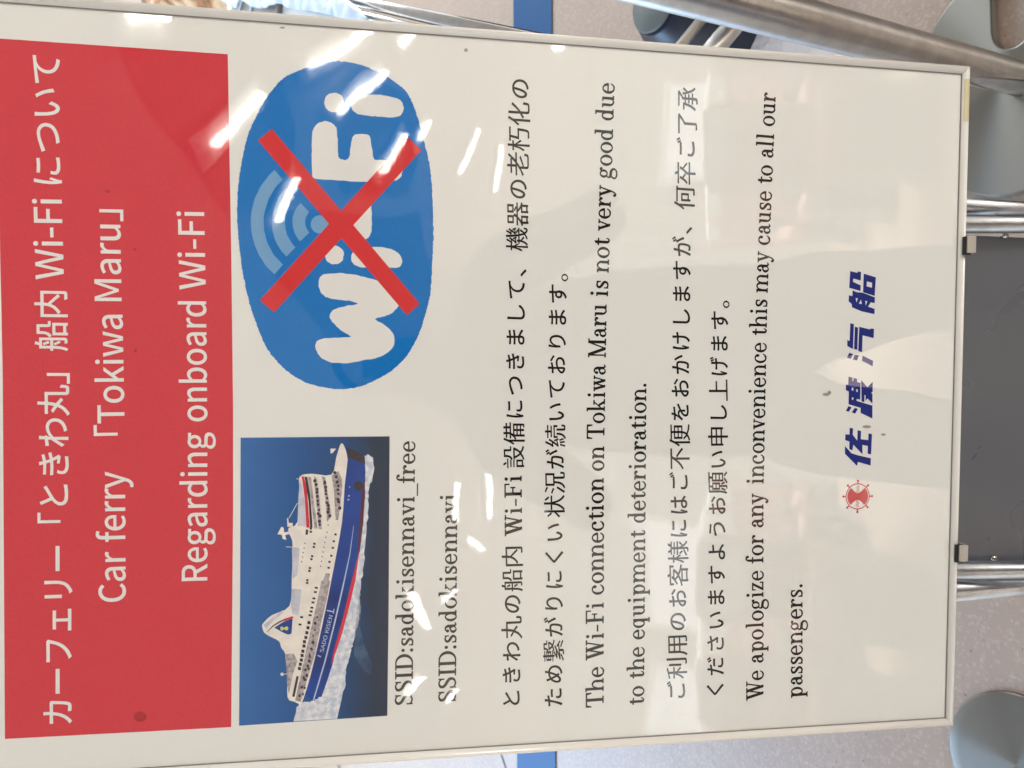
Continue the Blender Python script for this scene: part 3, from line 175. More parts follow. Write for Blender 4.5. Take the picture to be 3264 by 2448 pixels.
# printed shapes on the sheet: (name, parent, material, layer, contours in hundredths of a millimetre)
PRINTS = [
('header_band', None, 'print_red', 1, "55301,79621 55293,62801 40202,62493 28022,62309 20038,62281 2875,62362 2934,78794 30318,78864 51216,79207"),
('wireless_emblem', None, 'print_blue', 1, "55381,54511 55350,54442 55347,54359 55347,54288 55284,54167 55351,54047 55352,53956 55341,53869 55333,53741 55324,53633 55282,53550 55309,53444 55277,53360 55282,53227 55243,53173 55252,53094 55223,52973 55206,52901 55179,52871 55213,52757 55153,52655 55165,52592 55127,52507 55092,52408 55062,52356 55075,52290 55023,52201 55021,52142 55026,52059 54944,51974 54920,51939 54877,51847 54875,51785 54808,51651 54801,51617 54771,51484 54746,51372 54705,51304 54648,51193 54638,51134 54554,51004 54504,50929 54493,50846 54451,50776 54421,50647 54352,50594 54291,50493 54284,50435 54184,50330 54155,50235 54105,50174 54047,50092 54011,50023 53956,49932 53870,49848 53840,49748 53818,49737 53750,49637 53681,49594 53673,49462 53602,49430 53514,49342 53467,49239 53390,49199 53309,49118 53268,49066 53185,49038 53081,48951 53018,48931 52940,48866 52831,48842 52761,48732 52685,48741 52560,48709 52477,48624 52378,48590 52309,48550 52176,48518 52082,48481 51973,48439 51867,48365 51731,48341 51598,48284 51489,48294 51380,48224 51236,48160 51123,48117 50999,48069 50843,48063 50683,48033 50548,47967 50459,47951 50303,47911 50175,47889 50020,47842 49899,47818 49808,47783 49685,47748 49519,47696 49402,47659 49285,47596 49170,47586 49025,47584 48904,47551 48773,47484 48686,47451 48558,47409 48422,47387 48302,47355 48176,47339 48049,47335 47899,47290 47831,47220 47670,47218 47534,47219 47457,47189 47309,47168 47212,47145 47059,47120 46964,47139 46843,47106 46707,47059 46596,47099 46408,47069 46311,47060 46171,47036 46030,46992 45856,47009 45712,46999 45513,46965 45333,46985 45099,46986 44882,46942 44661,46925 44429,46935 44215,46912 43955,46898 43749,46896 43474,46877 43279,46885 43028,46875 42823,46899 42636,46836 42409,46825 42224,46860 42059,46876 41897,46812 41718,46811 41558,46829 41416,46892 41281,46849 41109,46882 41007,46874 40820,46879 40680,46881 40560,46850 40444,46906 40263,46892 40126,46893 39982,46913 39842,46920 39707,46942 39537,46933 39338,46949 39128,46939 39024,46927 38834,46937 38648,46972 38555,46983 38342,46961 38177,46958 37972,47017 37840,47026 37690,46990 37544,47031 37423,47027 37267,47045 37164,47028 37030,47105 36933,47112 36819,47119 36749,47152 36674,47207 36587,47150 36514,47212 36408,47208 36319,47263 36239,47258 36139,47298 36092,47302 36009,47343 35921,47342 35811,47363 35710,47384 35662,47437 35511,47457 35414,47487 35330,47526 35194,47563 35126,47572 35015,47630 34901,47608 34778,47680 34684,47673 34577,47718 34481,47757 34365,47818 34255,47836 34179,47917 34100,47900 33979,47950 33903,47989 33773,48045 33691,48062 33588,48129 33512,48156 33391,48247 33306,48290 33189,48316 33087,48387 32997,48450 32938,48498 32831,48509 32742,48589 32648,48620 32542,48684 32487,48753 32375,48806 32292,48835 32240,48913 32167,48956 32070,49017 32009,49107 31901,49158 31863,49172 31832,49286 31718,49348 31633,49440 31583,49518 31534,49558 31424,49616 31402,49733 31311,49772 31251,49883 31185,49942 31112,50005 31032,50070 30977,50173 30924,50246 30862,50379 30790,50441 30754,50527 30677,50610 30658,50702 30608,50788 30547,50879 30459,50965 30444,51067 30381,51154 30357,51264 30285,51335 30256,51428 30189,51537 30147,51589 30099,51707 30069,51823 30016,51906 30003,51997 29910,52070 29897,52191 29855,52276 29806,52402 29782,52478 29784,52561 29733,52658 29731,52764 29732,52850 29667,52910 29635,53026 29639,53136 29603,53179 29667,53345 29571,53415 29583,53498 29585,53572 29544,53673 29544,53762 29536,53877 29518,53969 29554,54011 29547,54194 29522,54246 29560,54332 29528,54465 29539,54570 29554,54655 29564,54738 29609,54835 29603,54944 29595,55042 29646,55151 29654,55256 29680,55326 29677,55413 29724,55531 29704,55615 29713,55742 29748,55770 29730,55880 29811,55956 29819,56066 29882,56156 29874,56226 29889,56323 29919,56396 29931,56511 29977,56557 29997,56642 30007,56760 30052,56850 30099,56929 30163,57026 30186,57070 30242,57174 30306,57252 30332,57365 30392,57445 30433,57516 30453,57602 30515,57663 30601,57763 30654,57870 30714,57960 30731,57987 30833,58060 30889,58143 30933,58209 30941,58278 31003,58346 31110,58427 31133,58472 31223,58570 31289,58649 31349,58670 31435,58757 31457,58800 31530,58854 31565,58945 31664,58980 31765,59022 31792,59091 31829,59137 31951,59189 31977,59256 32066,59298 32092,59379 32162,59391 32188,59473 32286,59540 32343,59496 32422,59573 32487,59596 32525,59659 32578,59725 32677,59775 32746,59793 32800,59828 32909,59886 32993,59935 33084,59958 33180,60011 33267,60081 33392,60132 33525,60136 33650,60211 33766,60267 33869,60312 33952,60350 34090,60394 34227,60445 34374,60504 34430,60531 34584,60566 34694,60586 34815,60665 34900,60708 35000,60691 35102,60778 35215,60796 35263,60821 35356,60848 35486,60906 35527,60889 35633,60967 35719,60967 35833,60992 35918,61020 36055,61052 36139,61133 36230,61138 36345,61126 36468,61176 36607,61181 36708,61216 36824,61260 36966,61309 37133,61345 37249,61379 37397,61409 37520,61444 37681,61423 37819,61457 37973,61478 38092,61572 38285,61575 38441,61611 38577,61628 38694,61623 38883,61702 39044,61707 39166,61721 39332,61755 39456,61754 39640,61757 39813,61788 39975,61815 40138,61828 40271,61875 40451,61866 40574,61901 40740,61903 40874,61920 41000,61911 41184,61971 41256,61959 41390,61969 41556,61991 41654,61979 41802,61989 41908,62006 42026,62003 42143,62034 42251,62008 42386,62048 42459,62058 42619,62076 42704,62037 42833,62053 42954,62040 43068,62054 43199,62052 43340,62075 43517,62077 43640,62045 43779,62044 43895,62021 44024,62065 44175,62027 44256,62029 44422,62018 44537,62038 44724,62049 44809,62028 44903,61980 45035,62022 45135,61989 45221,62001 45313,61982 45383,61974 45526,61939 45581,61915 45679,61930 45743,61936 45813,61930 45927,61911 45975,61913 46076,61888 46154,61894 46257,61896 46329,61837 46423,61850 46469,61815 46582,61827 46651,61821 46793,61777 46866,61755 46959,61753 47069,61755 47156,61715 47212,61724 47353,61694 47424,61684 47526,61637 47650,61620 47721,61624 47794,61599 47833,61616 47971,61577 48051,61530 48204,61523 48222,61528 48339,61508 48381,61515 48505,61447 48574,61440 48658,61438 48726,61395 48818,61358 48890,61368 48999,61350 49064,61297 49124,61292 49201,61289 49292,61237 49379,61213 49441,61233 49494,61185 49591,61138 49627,61115 49715,61068 49796,61052 49850,61032 49926,61002 50031,60989 50081,60967 50129,60881 50251,60888 50294,60821 50361,60823 50441,60758 50534,60716 50654,60677 50738,60645 50836,60584 50895,60581 50977,60490 51123,60446 51197,60431 51319,60373 51368,60326 51461,60295 51554,60211 51625,60166 51721,60130 51788,60097 51905,60051 51988,59983 52036,59939 52132,59897 52201,59833 52313,59827 52363,59726 52467,59736 52537,59649 52592,59591 52687,59540 52702,59488 52781,59462 52863,59381 52960,59349 52989,59314 53045,59232 53111,59184 53206,59162 53233,59104 53324,59060 53377,59024 53422,58965 53448,58924 53480,58871 53591,58845 53577,58759 53645,58699 53694,58662 53750,58640 53798,58552 53862,58469 53855,58449 53938,58390 53972,58339 53995,58222 54050,58173 54078,58098 54123,58060 54133,57969 54181,57902 54243,57792 54243,57776 54299,57673 54339,57601 54375,57522 54425,57442 54436,57395 54462,57313 54521,57230 54557,57149 54602,57104 54626,57013 54638,56918 54658,56831 54729,56739 54739,56652 54786,56608 54823,56498 54852,56416 54896,56338 54927,56258 54981,56166 54956,56084 55007,55991 55050,55900 55068,55832 55072,55725 55098,55643 55156,55559 55149,55434 55233,55347 55219,55229 55258,55157 55258,55051 55307,54928 55299,54800 55297,54749 55280,54642"),
('emblem_letter_w', 'wireless_emblem', 'print_white', 2, "38621,55319 38657,55150 38673,54907 38686,54643 38729,54354 38755,54042 38692,53755 38673,53419 38647,53108 38615,52835 38517,52591 38491,52311 38398,52011 38361,51787 38303,51530 38207,51272 38093,51029 37939,50755 37839,50470 37654,50223 37444,50044 37276,49854 37086,49676 36875,49595 36699,49488 36574,49513 36405,49511 36305,49547 36202,49611 36053,49711 35922,49847 35809,49948 35666,50075 35607,50205 35505,50361 35486,50500 35388,50671 35342,50885 35288,51086 35237,51336 35118,51436 35075,51360 34958,51194 34864,50942 34742,50741 34592,50567 34463,50374 34295,50214 34150,50098 33989,49979 33863,49934 33724,49900 33556,49890 33431,49876 33297,49897 33121,49910 32987,49979 32822,50077 32718,50181 32570,50323 32444,50496 32356,50630 32259,50782 32185,50939 32113,51167 32009,51416 31938,51741 31916,52076 31851,52391 31751,52708 31705,53034 31643,53300 31596,53640 31593,53951 31629,54248 31622,54520 31628,54818 31715,55022 31791,55214 31889,55401 31957,55555 32071,55672 32203,55771 32337,55890 32461,55927 32591,56007 32712,56049 32847,56075 32975,56093 33057,56060 33171,56020 33252,55999 33366,55909 33391,55822 33464,55708 33468,55635 33527,55499 33562,55320 33573,55145 33584,54881 33618,54641 33617,54284 33658,53879 33667,53526 33690,53323 33771,53375 33873,53523 34018,53776 34145,54004 34234,54146 34390,54294 34520,54463 34693,54577 34797,54718 34894,54810 35062,54884 35130,54954 35238,54995 35309,54981 35418,54968 35491,54940 35579,54894 35668,54825 35763,54772 35832,54661 35891,54497 35988,54308 36044,54056 36083,53852 36207,53545 36208,53236 36287,52936 36349,52783 36396,52863 36450,53045 36525,53272 36583,53491 36568,53715 36591,53917 36621,54137 36632,54341 36663,54560 36675,54765 36724,54983 36801,55147 36811,55322 36902,55381 36992,55485 37059,55595 37156,55676 37288,55733 37394,55748 37541,55825 37714,55860 37838,55842 38003,55850 38164,55823 38224,55802 38331,55766 38429,55706 38456,55643 38508,55583 38571,55559 38602,55482"),
('emblem_letter_i', 'wireless_emblem', 'print_white', 2, "40597,52894 40692,52650 40766,52408 40816,52155 40839,51914 40874,51633 40898,51386 40895,51128 40895,50883 40843,50654 40800,50416 40781,50228 40708,50079 40606,49867 40554,49798 40462,49645 40345,49538 40246,49468 40157,49421 40020,49365 39933,49354 39820,49314 39715,49335 39579,49383 39492,49412 39436,49472 39356,49539 39317,49634 39269,49856 39286,50243 39237,50806 39227,51400 39238,51863 39236,52220 39221,52467 39259,52674 39344,52882 39388,53019 39464,53136 39603,53230 39711,53326 39874,53329 40038,53336 40143,53339 40292,53280 40395,53220 40445,53146 40537,53036/40168,53914 39997,53975 39758,53981 39623,54131 39516,54266 39437,54425 39433,54657 39406,54812 39494,54989 39590,55163 39708,55283 39899,55324 40099,55394 40301,55342 40485,55282 40647,55190 40793,54998 40843,54845 40890,54678 40879,54492 40815,54308 40691,54139 40575,54016 40362,53911"),
('emblem_hyphen', 'wireless_emblem', 'print_white', 2, "44295,53216 44430,53110 44454,53017 44449,52877 44424,52737 44420,52568 44463,52356 44424,52149 44374,51999 44307,51864 44226,51840 44091,51793 43904,51800 43545,51752 43147,51772 42695,51731 42382,51772 42165,51755 42011,51807 41886,51863 41807,51890 41667,51955 41593,52024 41526,52124 41471,52238 41478,52383 41450,52571 41449,52746 41443,52893 41487,52985 41536,53070 41613,53179 41761,53211 41937,53288 42229,53266 42574,53334 42901,53298 43267,53332 43677,53317 44012,53219"),
('emblem_letter_f', 'wireless_emblem', 'print_white', 2, "50614,55519 50610,55357 50596,55229 50548,55121 50542,55023 50473,54919 50404,54802 50321,54710 50219,54651 50145,54554 50028,54551 49919,54522 49765,54513 49506,54506 49251,54448 48934,54452 48691,54445 48490,54440 48260,54439 48063,54401 47933,54422 47804,54346 47763,54314 47718,54271 47692,54171 47688,54044 47639,53962 47625,53842 47687,53781 47708,53688 47768,53644 47845,53576 47911,53563 48089,53489 48327,53502 48553,53477 48711,53443 48912,53409 49073,53406 49229,53351 49343,53337 49452,53327 49523,53260 49619,53183 49651,53173 49714,53036 49714,52942 49752,52752 49756,52629 49770,52486 49746,52332 49753,52199 49702,52063 49643,52007 49565,51942 49412,51914 49329,51881 49149,51876 48985,51852 48776,51821 48595,51768 48400,51729 48190,51727 48023,51693 47945,51670 47862,51609 47781,51566 47792,51485 47777,51380 47796,51175 47798,50927 47801,50673 47789,50428 47812,50233 47797,50019 47818,49823 47772,49685 47744,49615 47670,49535 47616,49482 47515,49454 47360,49390 47239,49405 47060,49311 46921,49380 46779,49440 46720,49419 46605,49440 46493,49528 46433,49565 46382,49645 46286,49756 46246,49822 46217,49954 46194,50087 46161,50226 46120,50506 46051,50907 46059,51347 46029,51840 46010,52342 45989,52840 45979,53403 46029,53904 46016,54397 46043,54860 46032,55359 46044,55790 46059,56119 46137,56311 46154,56357 46208,56368 46324,56391 46533,56416 46769,56413 47050,56431 47343,56446 47614,56442 47927,56459 48227,56426 48553,56457 48867,56445 49182,56437 49479,56422 49725,56404 49906,56332 50071,56256 50230,56146 50317,56066 50440,55934 50502,55772 50523,55652"),
('emblem_letter_i', 'wireless_emblem', 'print_white', 2, "52791,52909 52826,52708 52870,52454 52878,52216 52870,51997 52906,51763 52911,51567 52913,51348 52945,51130 52898,50992 52887,50797 52862,50592 52827,50394 52794,50205 52754,50032 52729,49866 52675,49752 52623,49605 52511,49511 52401,49422 52300,49389 52178,49376 52087,49313 51927,49309 51824,49344 51671,49377 51577,49448 51432,49516 51347,49629 51297,49782 51252,49929 51218,50069 51184,50313 51178,50516 51192,50692 51202,50924 51203,51134 51186,51332 51223,51597 51189,51791 51218,52041 51243,52268 51250,52460 51285,52721 51300,52919 51340,53011 51451,53114 51498,53243 51611,53318 51695,53375 51815,53399 51940,53440 52065,53440 52173,53419 52299,53366 52443,53302 52551,53275 52665,53171 52717,53136 52754,53039/52136,54000 51944,54029 51768,54092 51586,54187 51460,54352 51357,54532 51357,54743 51332,54924 51405,55118 51518,55276 51673,55416 51864,55471 52019,55519 52256,55469 52484,55413 52610,55308 52774,55108 52795,54958 52859,54740 52855,54534 52774,54373 52693,54198 52553,54065 52290,54023"),
('signal_arc', 'wireless_emblem', 'print_pale_blue', 2, "41130,57293 41240,57389 41345,57470 41429,57530 41546,57597 41665,57676 41790,57717 41936,57776 42055,57793 42203,57839 42322,57863 42471,57867 42594,57885 42724,57890 42874,57865 43027,57874 43149,57828 43270,57792 43408,57732 43513,57705 43648,57623 43775,57559 43887,57467 44003,57381 44130,57280 43432,56607 43394,56651 43313,56714 43260,56756 43193,56768 43147,56785 43073,56841 42989,56876 42927,56880 42856,56905 42785,56910 42698,56922 42670,56919 42569,56900 42461,56911 42438,56890 42345,56880 42265,56854 42224,56814 42139,56797 42089,56769 42017,56716 41970,56702 41909,56645 41839,56600"),
('signal_arc', 'wireless_emblem', 'print_pale_blue', 2, "39910,58331 40099,58487 40248,58660 40463,58809 40653,58912 40870,59042 41092,59154 41295,59237 41565,59301 41800,59366 42055,59423 42310,59414 42528,59448 42803,59416 43043,59394 43279,59352 43520,59320 43779,59240 44011,59134 44242,59045 44471,58966 44665,58815 44880,58649 45092,58518 45260,58347 44553,57686 44407,57769 44289,57908 44156,58002 43994,58107 43814,58176 43656,58240 43472,58336 43294,58366 43131,58396 42955,58430 42752,58455 42575,58463 42404,58472 42231,58434 42007,58416 41872,58360 41672,58322 41525,58279 41367,58162 41216,58077 41052,57987 40907,57880 40760,57764 40654,57643"),
('signal_arc', 'wireless_emblem', 'print_pale_blue', 2, "38494,59232 38767,59521 39014,59773 39314,59999 39604,60170 39948,60397 40287,60545 40618,60690 40993,60806 41372,60905 41709,60985 42123,61015 42475,61030 42870,61028 43248,60992 43614,60914 43984,60823 44355,60736 44731,60555 45073,60414 45397,60240 45714,60009 46019,59784 46311,59558 46598,59263 45880,58622 45657,58829 45409,59065 45160,59243 44899,59389 44595,59558 44334,59710 44030,59793 43758,59874 43447,59967 43147,60032 42823,60075 42531,60057 42215,60045 41932,60033 41588,59952 41303,59894 40999,59809 40716,59677 40467,59538 40180,59403 39931,59231 39715,59009 39476,58803 39278,58582"),
('signal_dot', 'wireless_emblem', 'print_pale_blue', 2, "42542,55084 42356,55107 42181,55176 42028,55287 41909,55432 41832,55601 41801,55783 41818,55964 41883,56134 41992,56279 42135,56391 42305,56462 42488,56487 42674,56464 42849,56396 43001,56285 43120,56141 43198,55973 43229,55791 43212,55610 43148,55440 43040,55294 42896,55181 42726,55110"),
('crossing_bar', 'wireless_emblem', 'print_red_bright', 3, "49779,59483 48821,60531 35511,48908 36451,47883"),
('crossing_bar', 'wireless_emblem', 'print_red_bright', 4, "49708,48967 48732,47871 35502,59255 36453,60326"),
('ferry_picture', None, 'picture_sea', 1, "25690,61732 25773,50203 12261,50165 3083,50203 2948,61768 14159,61724"),
('wake', 'ferry_picture', 'picture_foam', 2, "24223,52177 24233,52121 24243,51992 24343,51982 24341,51929 24335,51879 24259,51808 24177,51694 24133,51648 24095,51529 23991,51502 23742,51486 23565,51478 23323,51420 23264,51395 23001,51419 22719,51494 22442,51535 22141,51568 21936,51757 21636,51783 21238,51875 20975,51816 20653,51883 20316,51821 19961,51845 19610,51892 19225,51829 18846,51987 18449,51972 18058,51980 17575,52037 16984,52076 16390,52162 16000,52087 15391,52184 14979,52247 14566,52224 14301,52388 13854,52379 13486,52395 13249,52456 13007,52411 12800,52490 12593,52452 12341,52461 12112,52423 11879,52423 11546,52418 11355,52520 11117,52489 10826,52562 10430,52624 10117,52766 9790,52779 9448,52888 9207,52962 9076,53016 8872,52979 8738,53135 8538,53106 8322,53179 8064,53216 7848,53300 7581,53331 7403,53434 7017,53527 6764,53496 6510,53558 6141,53563 5875,53535 5646,53560 5406,53658 5219,53746 4936,53797 4739,53826 3071,54187 3058,55819 3053,57584 3325,57541 3478,57486 3741,57405 3864,57398 4167,57370 4254,57296 4329,57177 4401,57108 4421,57049 4524,56932 4584,56756 4571,56562 4548,56348 4649,56102 4625,55976 4752,55883 4716,55762 4830,55693 4909,55602 4903,55460 5177,55366 5539,55361 6002,55251 6265,55154 6641,55101 6999,54973 7343,54808 7655,54731 8101,54673 8371,54519 9192,54370 10043,54075 10717,53897 11561,53720 12375,53432 12725,53320 13124,53287 13463,53182 13878,53061 14267,52923 14722,52886 15173,52842 15638,52690 16078,52581 16546,52567 16909,52484 17333,52386 17698,52410 18058,52319 18445,52282 19045,52221 19669,52240 20363,52171 20904,52102 21488,52118 21785,52152 22155,52166 22350,52181 22659,52150 23009,52205 23262,52222 23439,52155 23777,52189 23928,52257"),
('wake', 'ferry_picture', 'picture_haze', 2, "13490,52507 12335,52296 10426,52447 8876,52060 7310,51446 6466,51515 6961,52196 8144,52879 10058,52818"),
('hull', 'ferry_picture', 'picture_navy', 3, "24989,53854 24912,53594 24299,52177 22856,52091 21792,52158 19206,52213 16545,52530 14644,52777 13441,53126 11164,53721 7457,54588 6177,54987 4901,55423 4949,55608 4629,56049 5198,56715 6412,56649 14711,55079 19241,54148 23024,53877"),
('bow_shade', 'ferry_picture', 'picture_dark', 4, "24912,53594 24299,52177 23539,52112 23771,52695 24080,53477/21794,52285 21692,52296 21597,52332 21516,52388 21454,52462 21415,52548 21403,52640 21418,52733 21458,52819 21522,52894 21604,52951 21700,52987 21802,53000 21904,52989 21999,52954 22080,52898 22142,52824 22181,52738 22193,52646 22178,52553 22138,52467 22074,52392 21992,52335 21896,52298"),
('boot_stripe', 'ferry_picture', 'picture_maroon', 4, "22856,52106 20727,52135 18825,52248 16544,52492 15938,52674 18451,52566 21187,52377"),
('boot_stripe', 'ferry_picture', 'picture_red', 5, "16621,52530 15252,52692 14112,52848 12140,53281 9870,53861 7686,54589 7462,54699 8598,54484 11166,53795 13893,53182 15257,52856"),
('hull_line', 'ferry_picture', 'picture_pale', 4, "18614,53007 16341,53307 13698,53867 11053,54447 7731,55236 4685,56099 4649,56000 7696,55128 11020,54331 13670,53758 16328,53241 18609,52977"),
('superstructure', 'ferry_picture', 'picture_white', 4, "25201,54040 25227,53933 25096,53832 24913,53742 24690,53660 24414,53587 24156,53537 23985,53514 23831,53512 23551,53533 23100,53581 22523,53650 21811,53721 20961,53768 19977,53817 18857,53923 17546,54122 16101,54379 14698,54635 13427,54865 12199,55096 10921,55350 9476,55653 7983,55980 6699,56283 5689,56558 4889,56809 4360,57005 4212,57113 4334,57165 4464,57225 4506,57308 4555,57400 4632,57519 4684,57705 4763,57920 5041,58070 5675,58095 6507,58056 7240,58045 7770,58099 8200,58181 8538,58271 8752,58367 8875,58472 9005,58564 9183,58615 9370,58653 9542,58749 9690,58951 9824,59210 9948,59440 10054,59614 10151,59760 10267,59875 10428,59958 10608,60011 10763,60036 10853,60047 10918,60030 11023,59951 11199,59802 11416,59591 11638,59303 11806,58865 11980,58349 12306,57962 12857,57814 13560,57796 14338,57791 15267,57757 16271,57735 17050,57732 17438,57755 17600,57796 17729,57845 17876,57908 17989,57979 18109,58029 18255,58067 18408,58086 18560,58031 18629,57843 18696,57582 18999,57379 19750,57292 20735,57264 21553,57247 22045,57262 22371,57288 22604,57216 22749,57001 22802,56688 22820,56305 22760,55794 22664,55213 22730,54762 23084,54554 23598,54478 24086,54402 24527,54279 24942,54156"),
('mast', 'ferry_picture', 'picture_white', 4, "18053,58899 18647,58612 18568,58431 18192,58393 18258,57957 18070,57956 17965,58319 17587,58208 17669,58499 18008,58573/19314,58181 19313,58093 18936,58033 18931,57742 18630,57741 18638,58141/24805,54849 24803,54407 24450,54685 24428,54847/20514,57406 19844,57766 19323,58054 19300,58016 19821,57728 20492,57368/6829,58549 6883,58112 6936,58121 6882,58558/22456,57470 22423,57179 22378,57179 22404,57470/17062,58242 17027,57732 16982,57732 17009,58241"),
('mast', 'ferry_picture', 'picture_white', 4, "6884,58364 6817,58381 6769,58429 6754,58495 6775,58560 6828,58608 6897,58626 6964,58609 7012,58561 7027,58496 7005,58430 6953,58382"),
('bridge_band', 'ferry_picture', 'picture_red', 6, "22640,57085 22600,56888 21545,56663 20038,56530 18528,56426 18533,56682 20795,56820 22151,56995"),
('deck_shade', 'ferry_picture', 'picture_grey_blue', 5, "22454,57216 21851,57015 20796,56841 18609,56719 18698,57377 20802,57316/17013,57790 16923,57185 14778,57355 14487,57719/13704,57787 13604,57020 11532,57264 11699,57704 12385,57853/10880,59950 11382,59302 12028,58434 11802,58433 11153,59228 10570,59732"),
('deck_shade', 'ferry_picture', 'picture_mauve', 5, "22635,56596 22520,56340 20785,56146 18440,55802 18445,56059 20033,56252/22630,56121 22440,55900 20779,55669 18358,55471 18424,55728 20783,55963/22624,55497 22508,55239 20768,54970 19403,54740 18955,55084 20772,55228/22654,54761 23027,54247 22419,53947 21813,53906 19998,54079 19091,54221 19094,54413 21519,54569/14865,55154 14818,54821 13496,55071 13520,55588/14276,55482 14255,54817 12743,55066 11009,55461 8517,55925 6264,56575 4614,57043 4713,57483 7045,56983 9002,56590 10960,56161 12617,55803/8470,58270 8516,57614 7896,57318 6775,57677 5271,57962 6037,58112 7177,58154"),
('deck_shade', 'ferry_picture', 'picture_dark', 6, "22600,56852 22560,56632 21166,56405 19279,56247 18524,56206 18527,56389 20640,56526"),
('deck_shade', 'ferry_picture', 'picture_brown', 7, "22253,55919 22147,55957 22104,56049 22149,56142 22256,56181 22361,56144 22404,56051 22359,55958/21958,55815 21865,55854 21827,55950 21867,56045 21961,56085 22054,56046 22092,55951 22052,55855/21580,55739 21491,55777 21455,55870 21493,55963 21583,56002 21673,55964 21708,55872 21670,55778/21337,55736 21237,55776 21197,55874 21240,55972 21341,56013 21441,55973 21482,55876 21439,55777/21014,55734 20908,55765 20866,55842 20911,55919 21017,55951 21122,55920 21165,55843 21120,55766/20652,55707 20549,55736 20507,55807 20551,55878 20655,55908 20758,55879 20800,55809 20756,55737/20353,55687 20257,55717 20218,55792 20259,55866 20356,55898 20453,55867 20492,55793 20451,55719/19916,55622 19830,55650 19796,55718 19833,55786 19919,55815 20004,55787 20039,55719 20002,55651/19629,55644 19537,55680 19500,55768 19540,55856 19633,55893 19725,55857 19762,55770 19722,55681/19440,55490 19335,55529 19293,55625 19339,55722 19445,55762 19550,55723 19592,55627 19546,55530/19015,55545 18899,55584 18853,55678 18903,55773 19020,55813 19136,55775 19183,55680 19133,55585/18750,55538 18673,55567 18643,55638 18676,55709 18754,55739 18831,55710 18862,55639 18828,55568/22159,55168 22059,55200 22019,55276 22061,55353 22162,55385 22262,55354 22302,55278 22260,55201/22075,55148 21969,55184 21926,55273 21971,55363 22078,55401 22183,55364 22226,55275 22181,55186/21743,55074 21631,55111 21586,55203 21634,55296 21746,55335 21858,55298 21903,55206 21856,55113/21466,55072 21356,55104 21312,55182 21358,55260 21468,55293 21578,55261 21622,55184 21576,55105/21191,55061 21116,55095 21086,55178 21118,55262 21194,55297 21269,55263 21299,55180 21267,55096/20859,54972 20777,55004 20744,55081 20779,55159 20863,55192 20945,55160 20978,55083 20943,55005/20491,54962 20417,55002 20387,55099 20420,55196 20496,55237 20570,55197 20600,55100 20567,55003/20272,54855 20161,54893 20117,54984 20164,55077 20276,55115 20386,55078 20431,54986 20383,54894/20010,54844 19930,54881 19897,54971 19933,55061 20014,55099 20095,55062 20127,54972 20092,54882/19743,54870 19631,54910 19586,55008 19634,55107 19748,55148 19860,55108 19906,55010 19857,54912/19438,54745 19335,54783 19293,54877 19338,54971 19443,55010 19547,54972 19588,54879 19544,54785/22889,54369 22795,54407 22757,54500 22797,54594 22891,54633 22985,54595 23023,54502 22984,54409/22542,54253 22442,54290 22402,54381 22444,54473 22544,54511 22644,54474 22684,54383 22642,54292/22130,54187 22025,54223 21982,54309 22027,54397 22133,54433 22239,54398 22282,54311 22237,54224/21830,54113 21737,54142 21699,54214 21739,54286 21832,54316 21925,54287 21963,54216 21923,54144/21522,54117 21438,54155 21404,54247 21440,54341 21525,54380 21609,54342 21642,54249 21606,54156/21196,54096 21121,54128 21090,54208 21123,54287 21199,54321 21275,54288 21305,54209 21273,54129/20739,54096 20637,54136 20596,54231 20640,54328 20743,54368 20845,54329 20887,54233 20843,54137/20568,54057 20455,54096 20409,54190 20458,54285 20572,54325 20685,54286 20730,54192 20682,54097/20049,53957 19940,53995 19896,54090 19943,54186 20053,54226 20162,54187 20206,54092 20159,53997/11354,55693 11293,55719 11270,55782 11298,55846 11360,55873 11421,55847 11444,55784 11416,55720/10865,55829 10764,55864 10725,55951 10771,56038 10874,56075 10975,56039 11014,55952 10968,55865/10318,55888 10262,55911 10241,55967 10266,56024 10324,56047 10381,56024 10402,55968 10376,55911/9873,56047 9793,56065 9761,56108 9797,56152 9878,56171 9958,56153 9990,56110 9954,56066/9293,55982 9229,56016 9205,56099 9236,56182 9303,56217 9368,56183 9392,56100 9361,56017/8828,56149 8761,56176 8735,56243 8766,56310 8836,56338 8904,56310 8930,56244 8898,56177/8325,56283 8219,56301 8176,56347 8223,56394 8331,56413 8437,56395 8480,56349 8433,56302/7849,56273 7738,56308 7695,56396 7746,56484 7861,56521 7972,56486 8014,56398 7964,56310/7239,56348 7160,56375 7130,56443 7167,56511 7249,56539 7328,56512 7358,56444 7322,56376/6705,56470 6594,56501 6551,56578 6601,56655 6715,56688 6827,56657 6870,56580 6819,56502/6362,56587 6281,56624 6251,56715 6290,56806 6374,56844 6455,56807 6485,56716 6446,56625/5704,56645 5630,56670 5602,56732 5636,56794 5713,56821 5786,56795 5814,56734 5780,56671/5218,56797 5131,56816 5096,56864 5136,56912 5225,56933 5313,56913 5347,56866 5308,56817/9387,56016 9321,56045 9296,56115 9326,56185 9395,56214 9461,56185 9486,56116 9455,56045/8771,56111 8686,56133 8653,56185 8691,56239 8777,56261 8862,56240 8895,56187 8857,56134/8174,56274 8090,56293 8056,56340 8094,56387 8180,56407 8265,56388 8298,56341 8261,56294/7452,56404 7356,56432 7319,56498 7362,56566 7461,56594 7556,56567 7593,56500 7550,56433/7154,56572 7073,56604 7043,56682 7081,56760 7165,56793 7246,56761 7276,56683 7238,56605/6505,56716 6394,56742 6350,56806 6400,56871 6514,56898 6626,56872 6670,56808 6620,56744/5771,56833 5681,56868 5648,56955 5690,57042 5784,57079 5874,57043 5908,56957 5865,56869/5094,57043 4987,57070 4946,57135 4994,57201 5104,57229 5211,57203 5253,57137 5204,57071"),
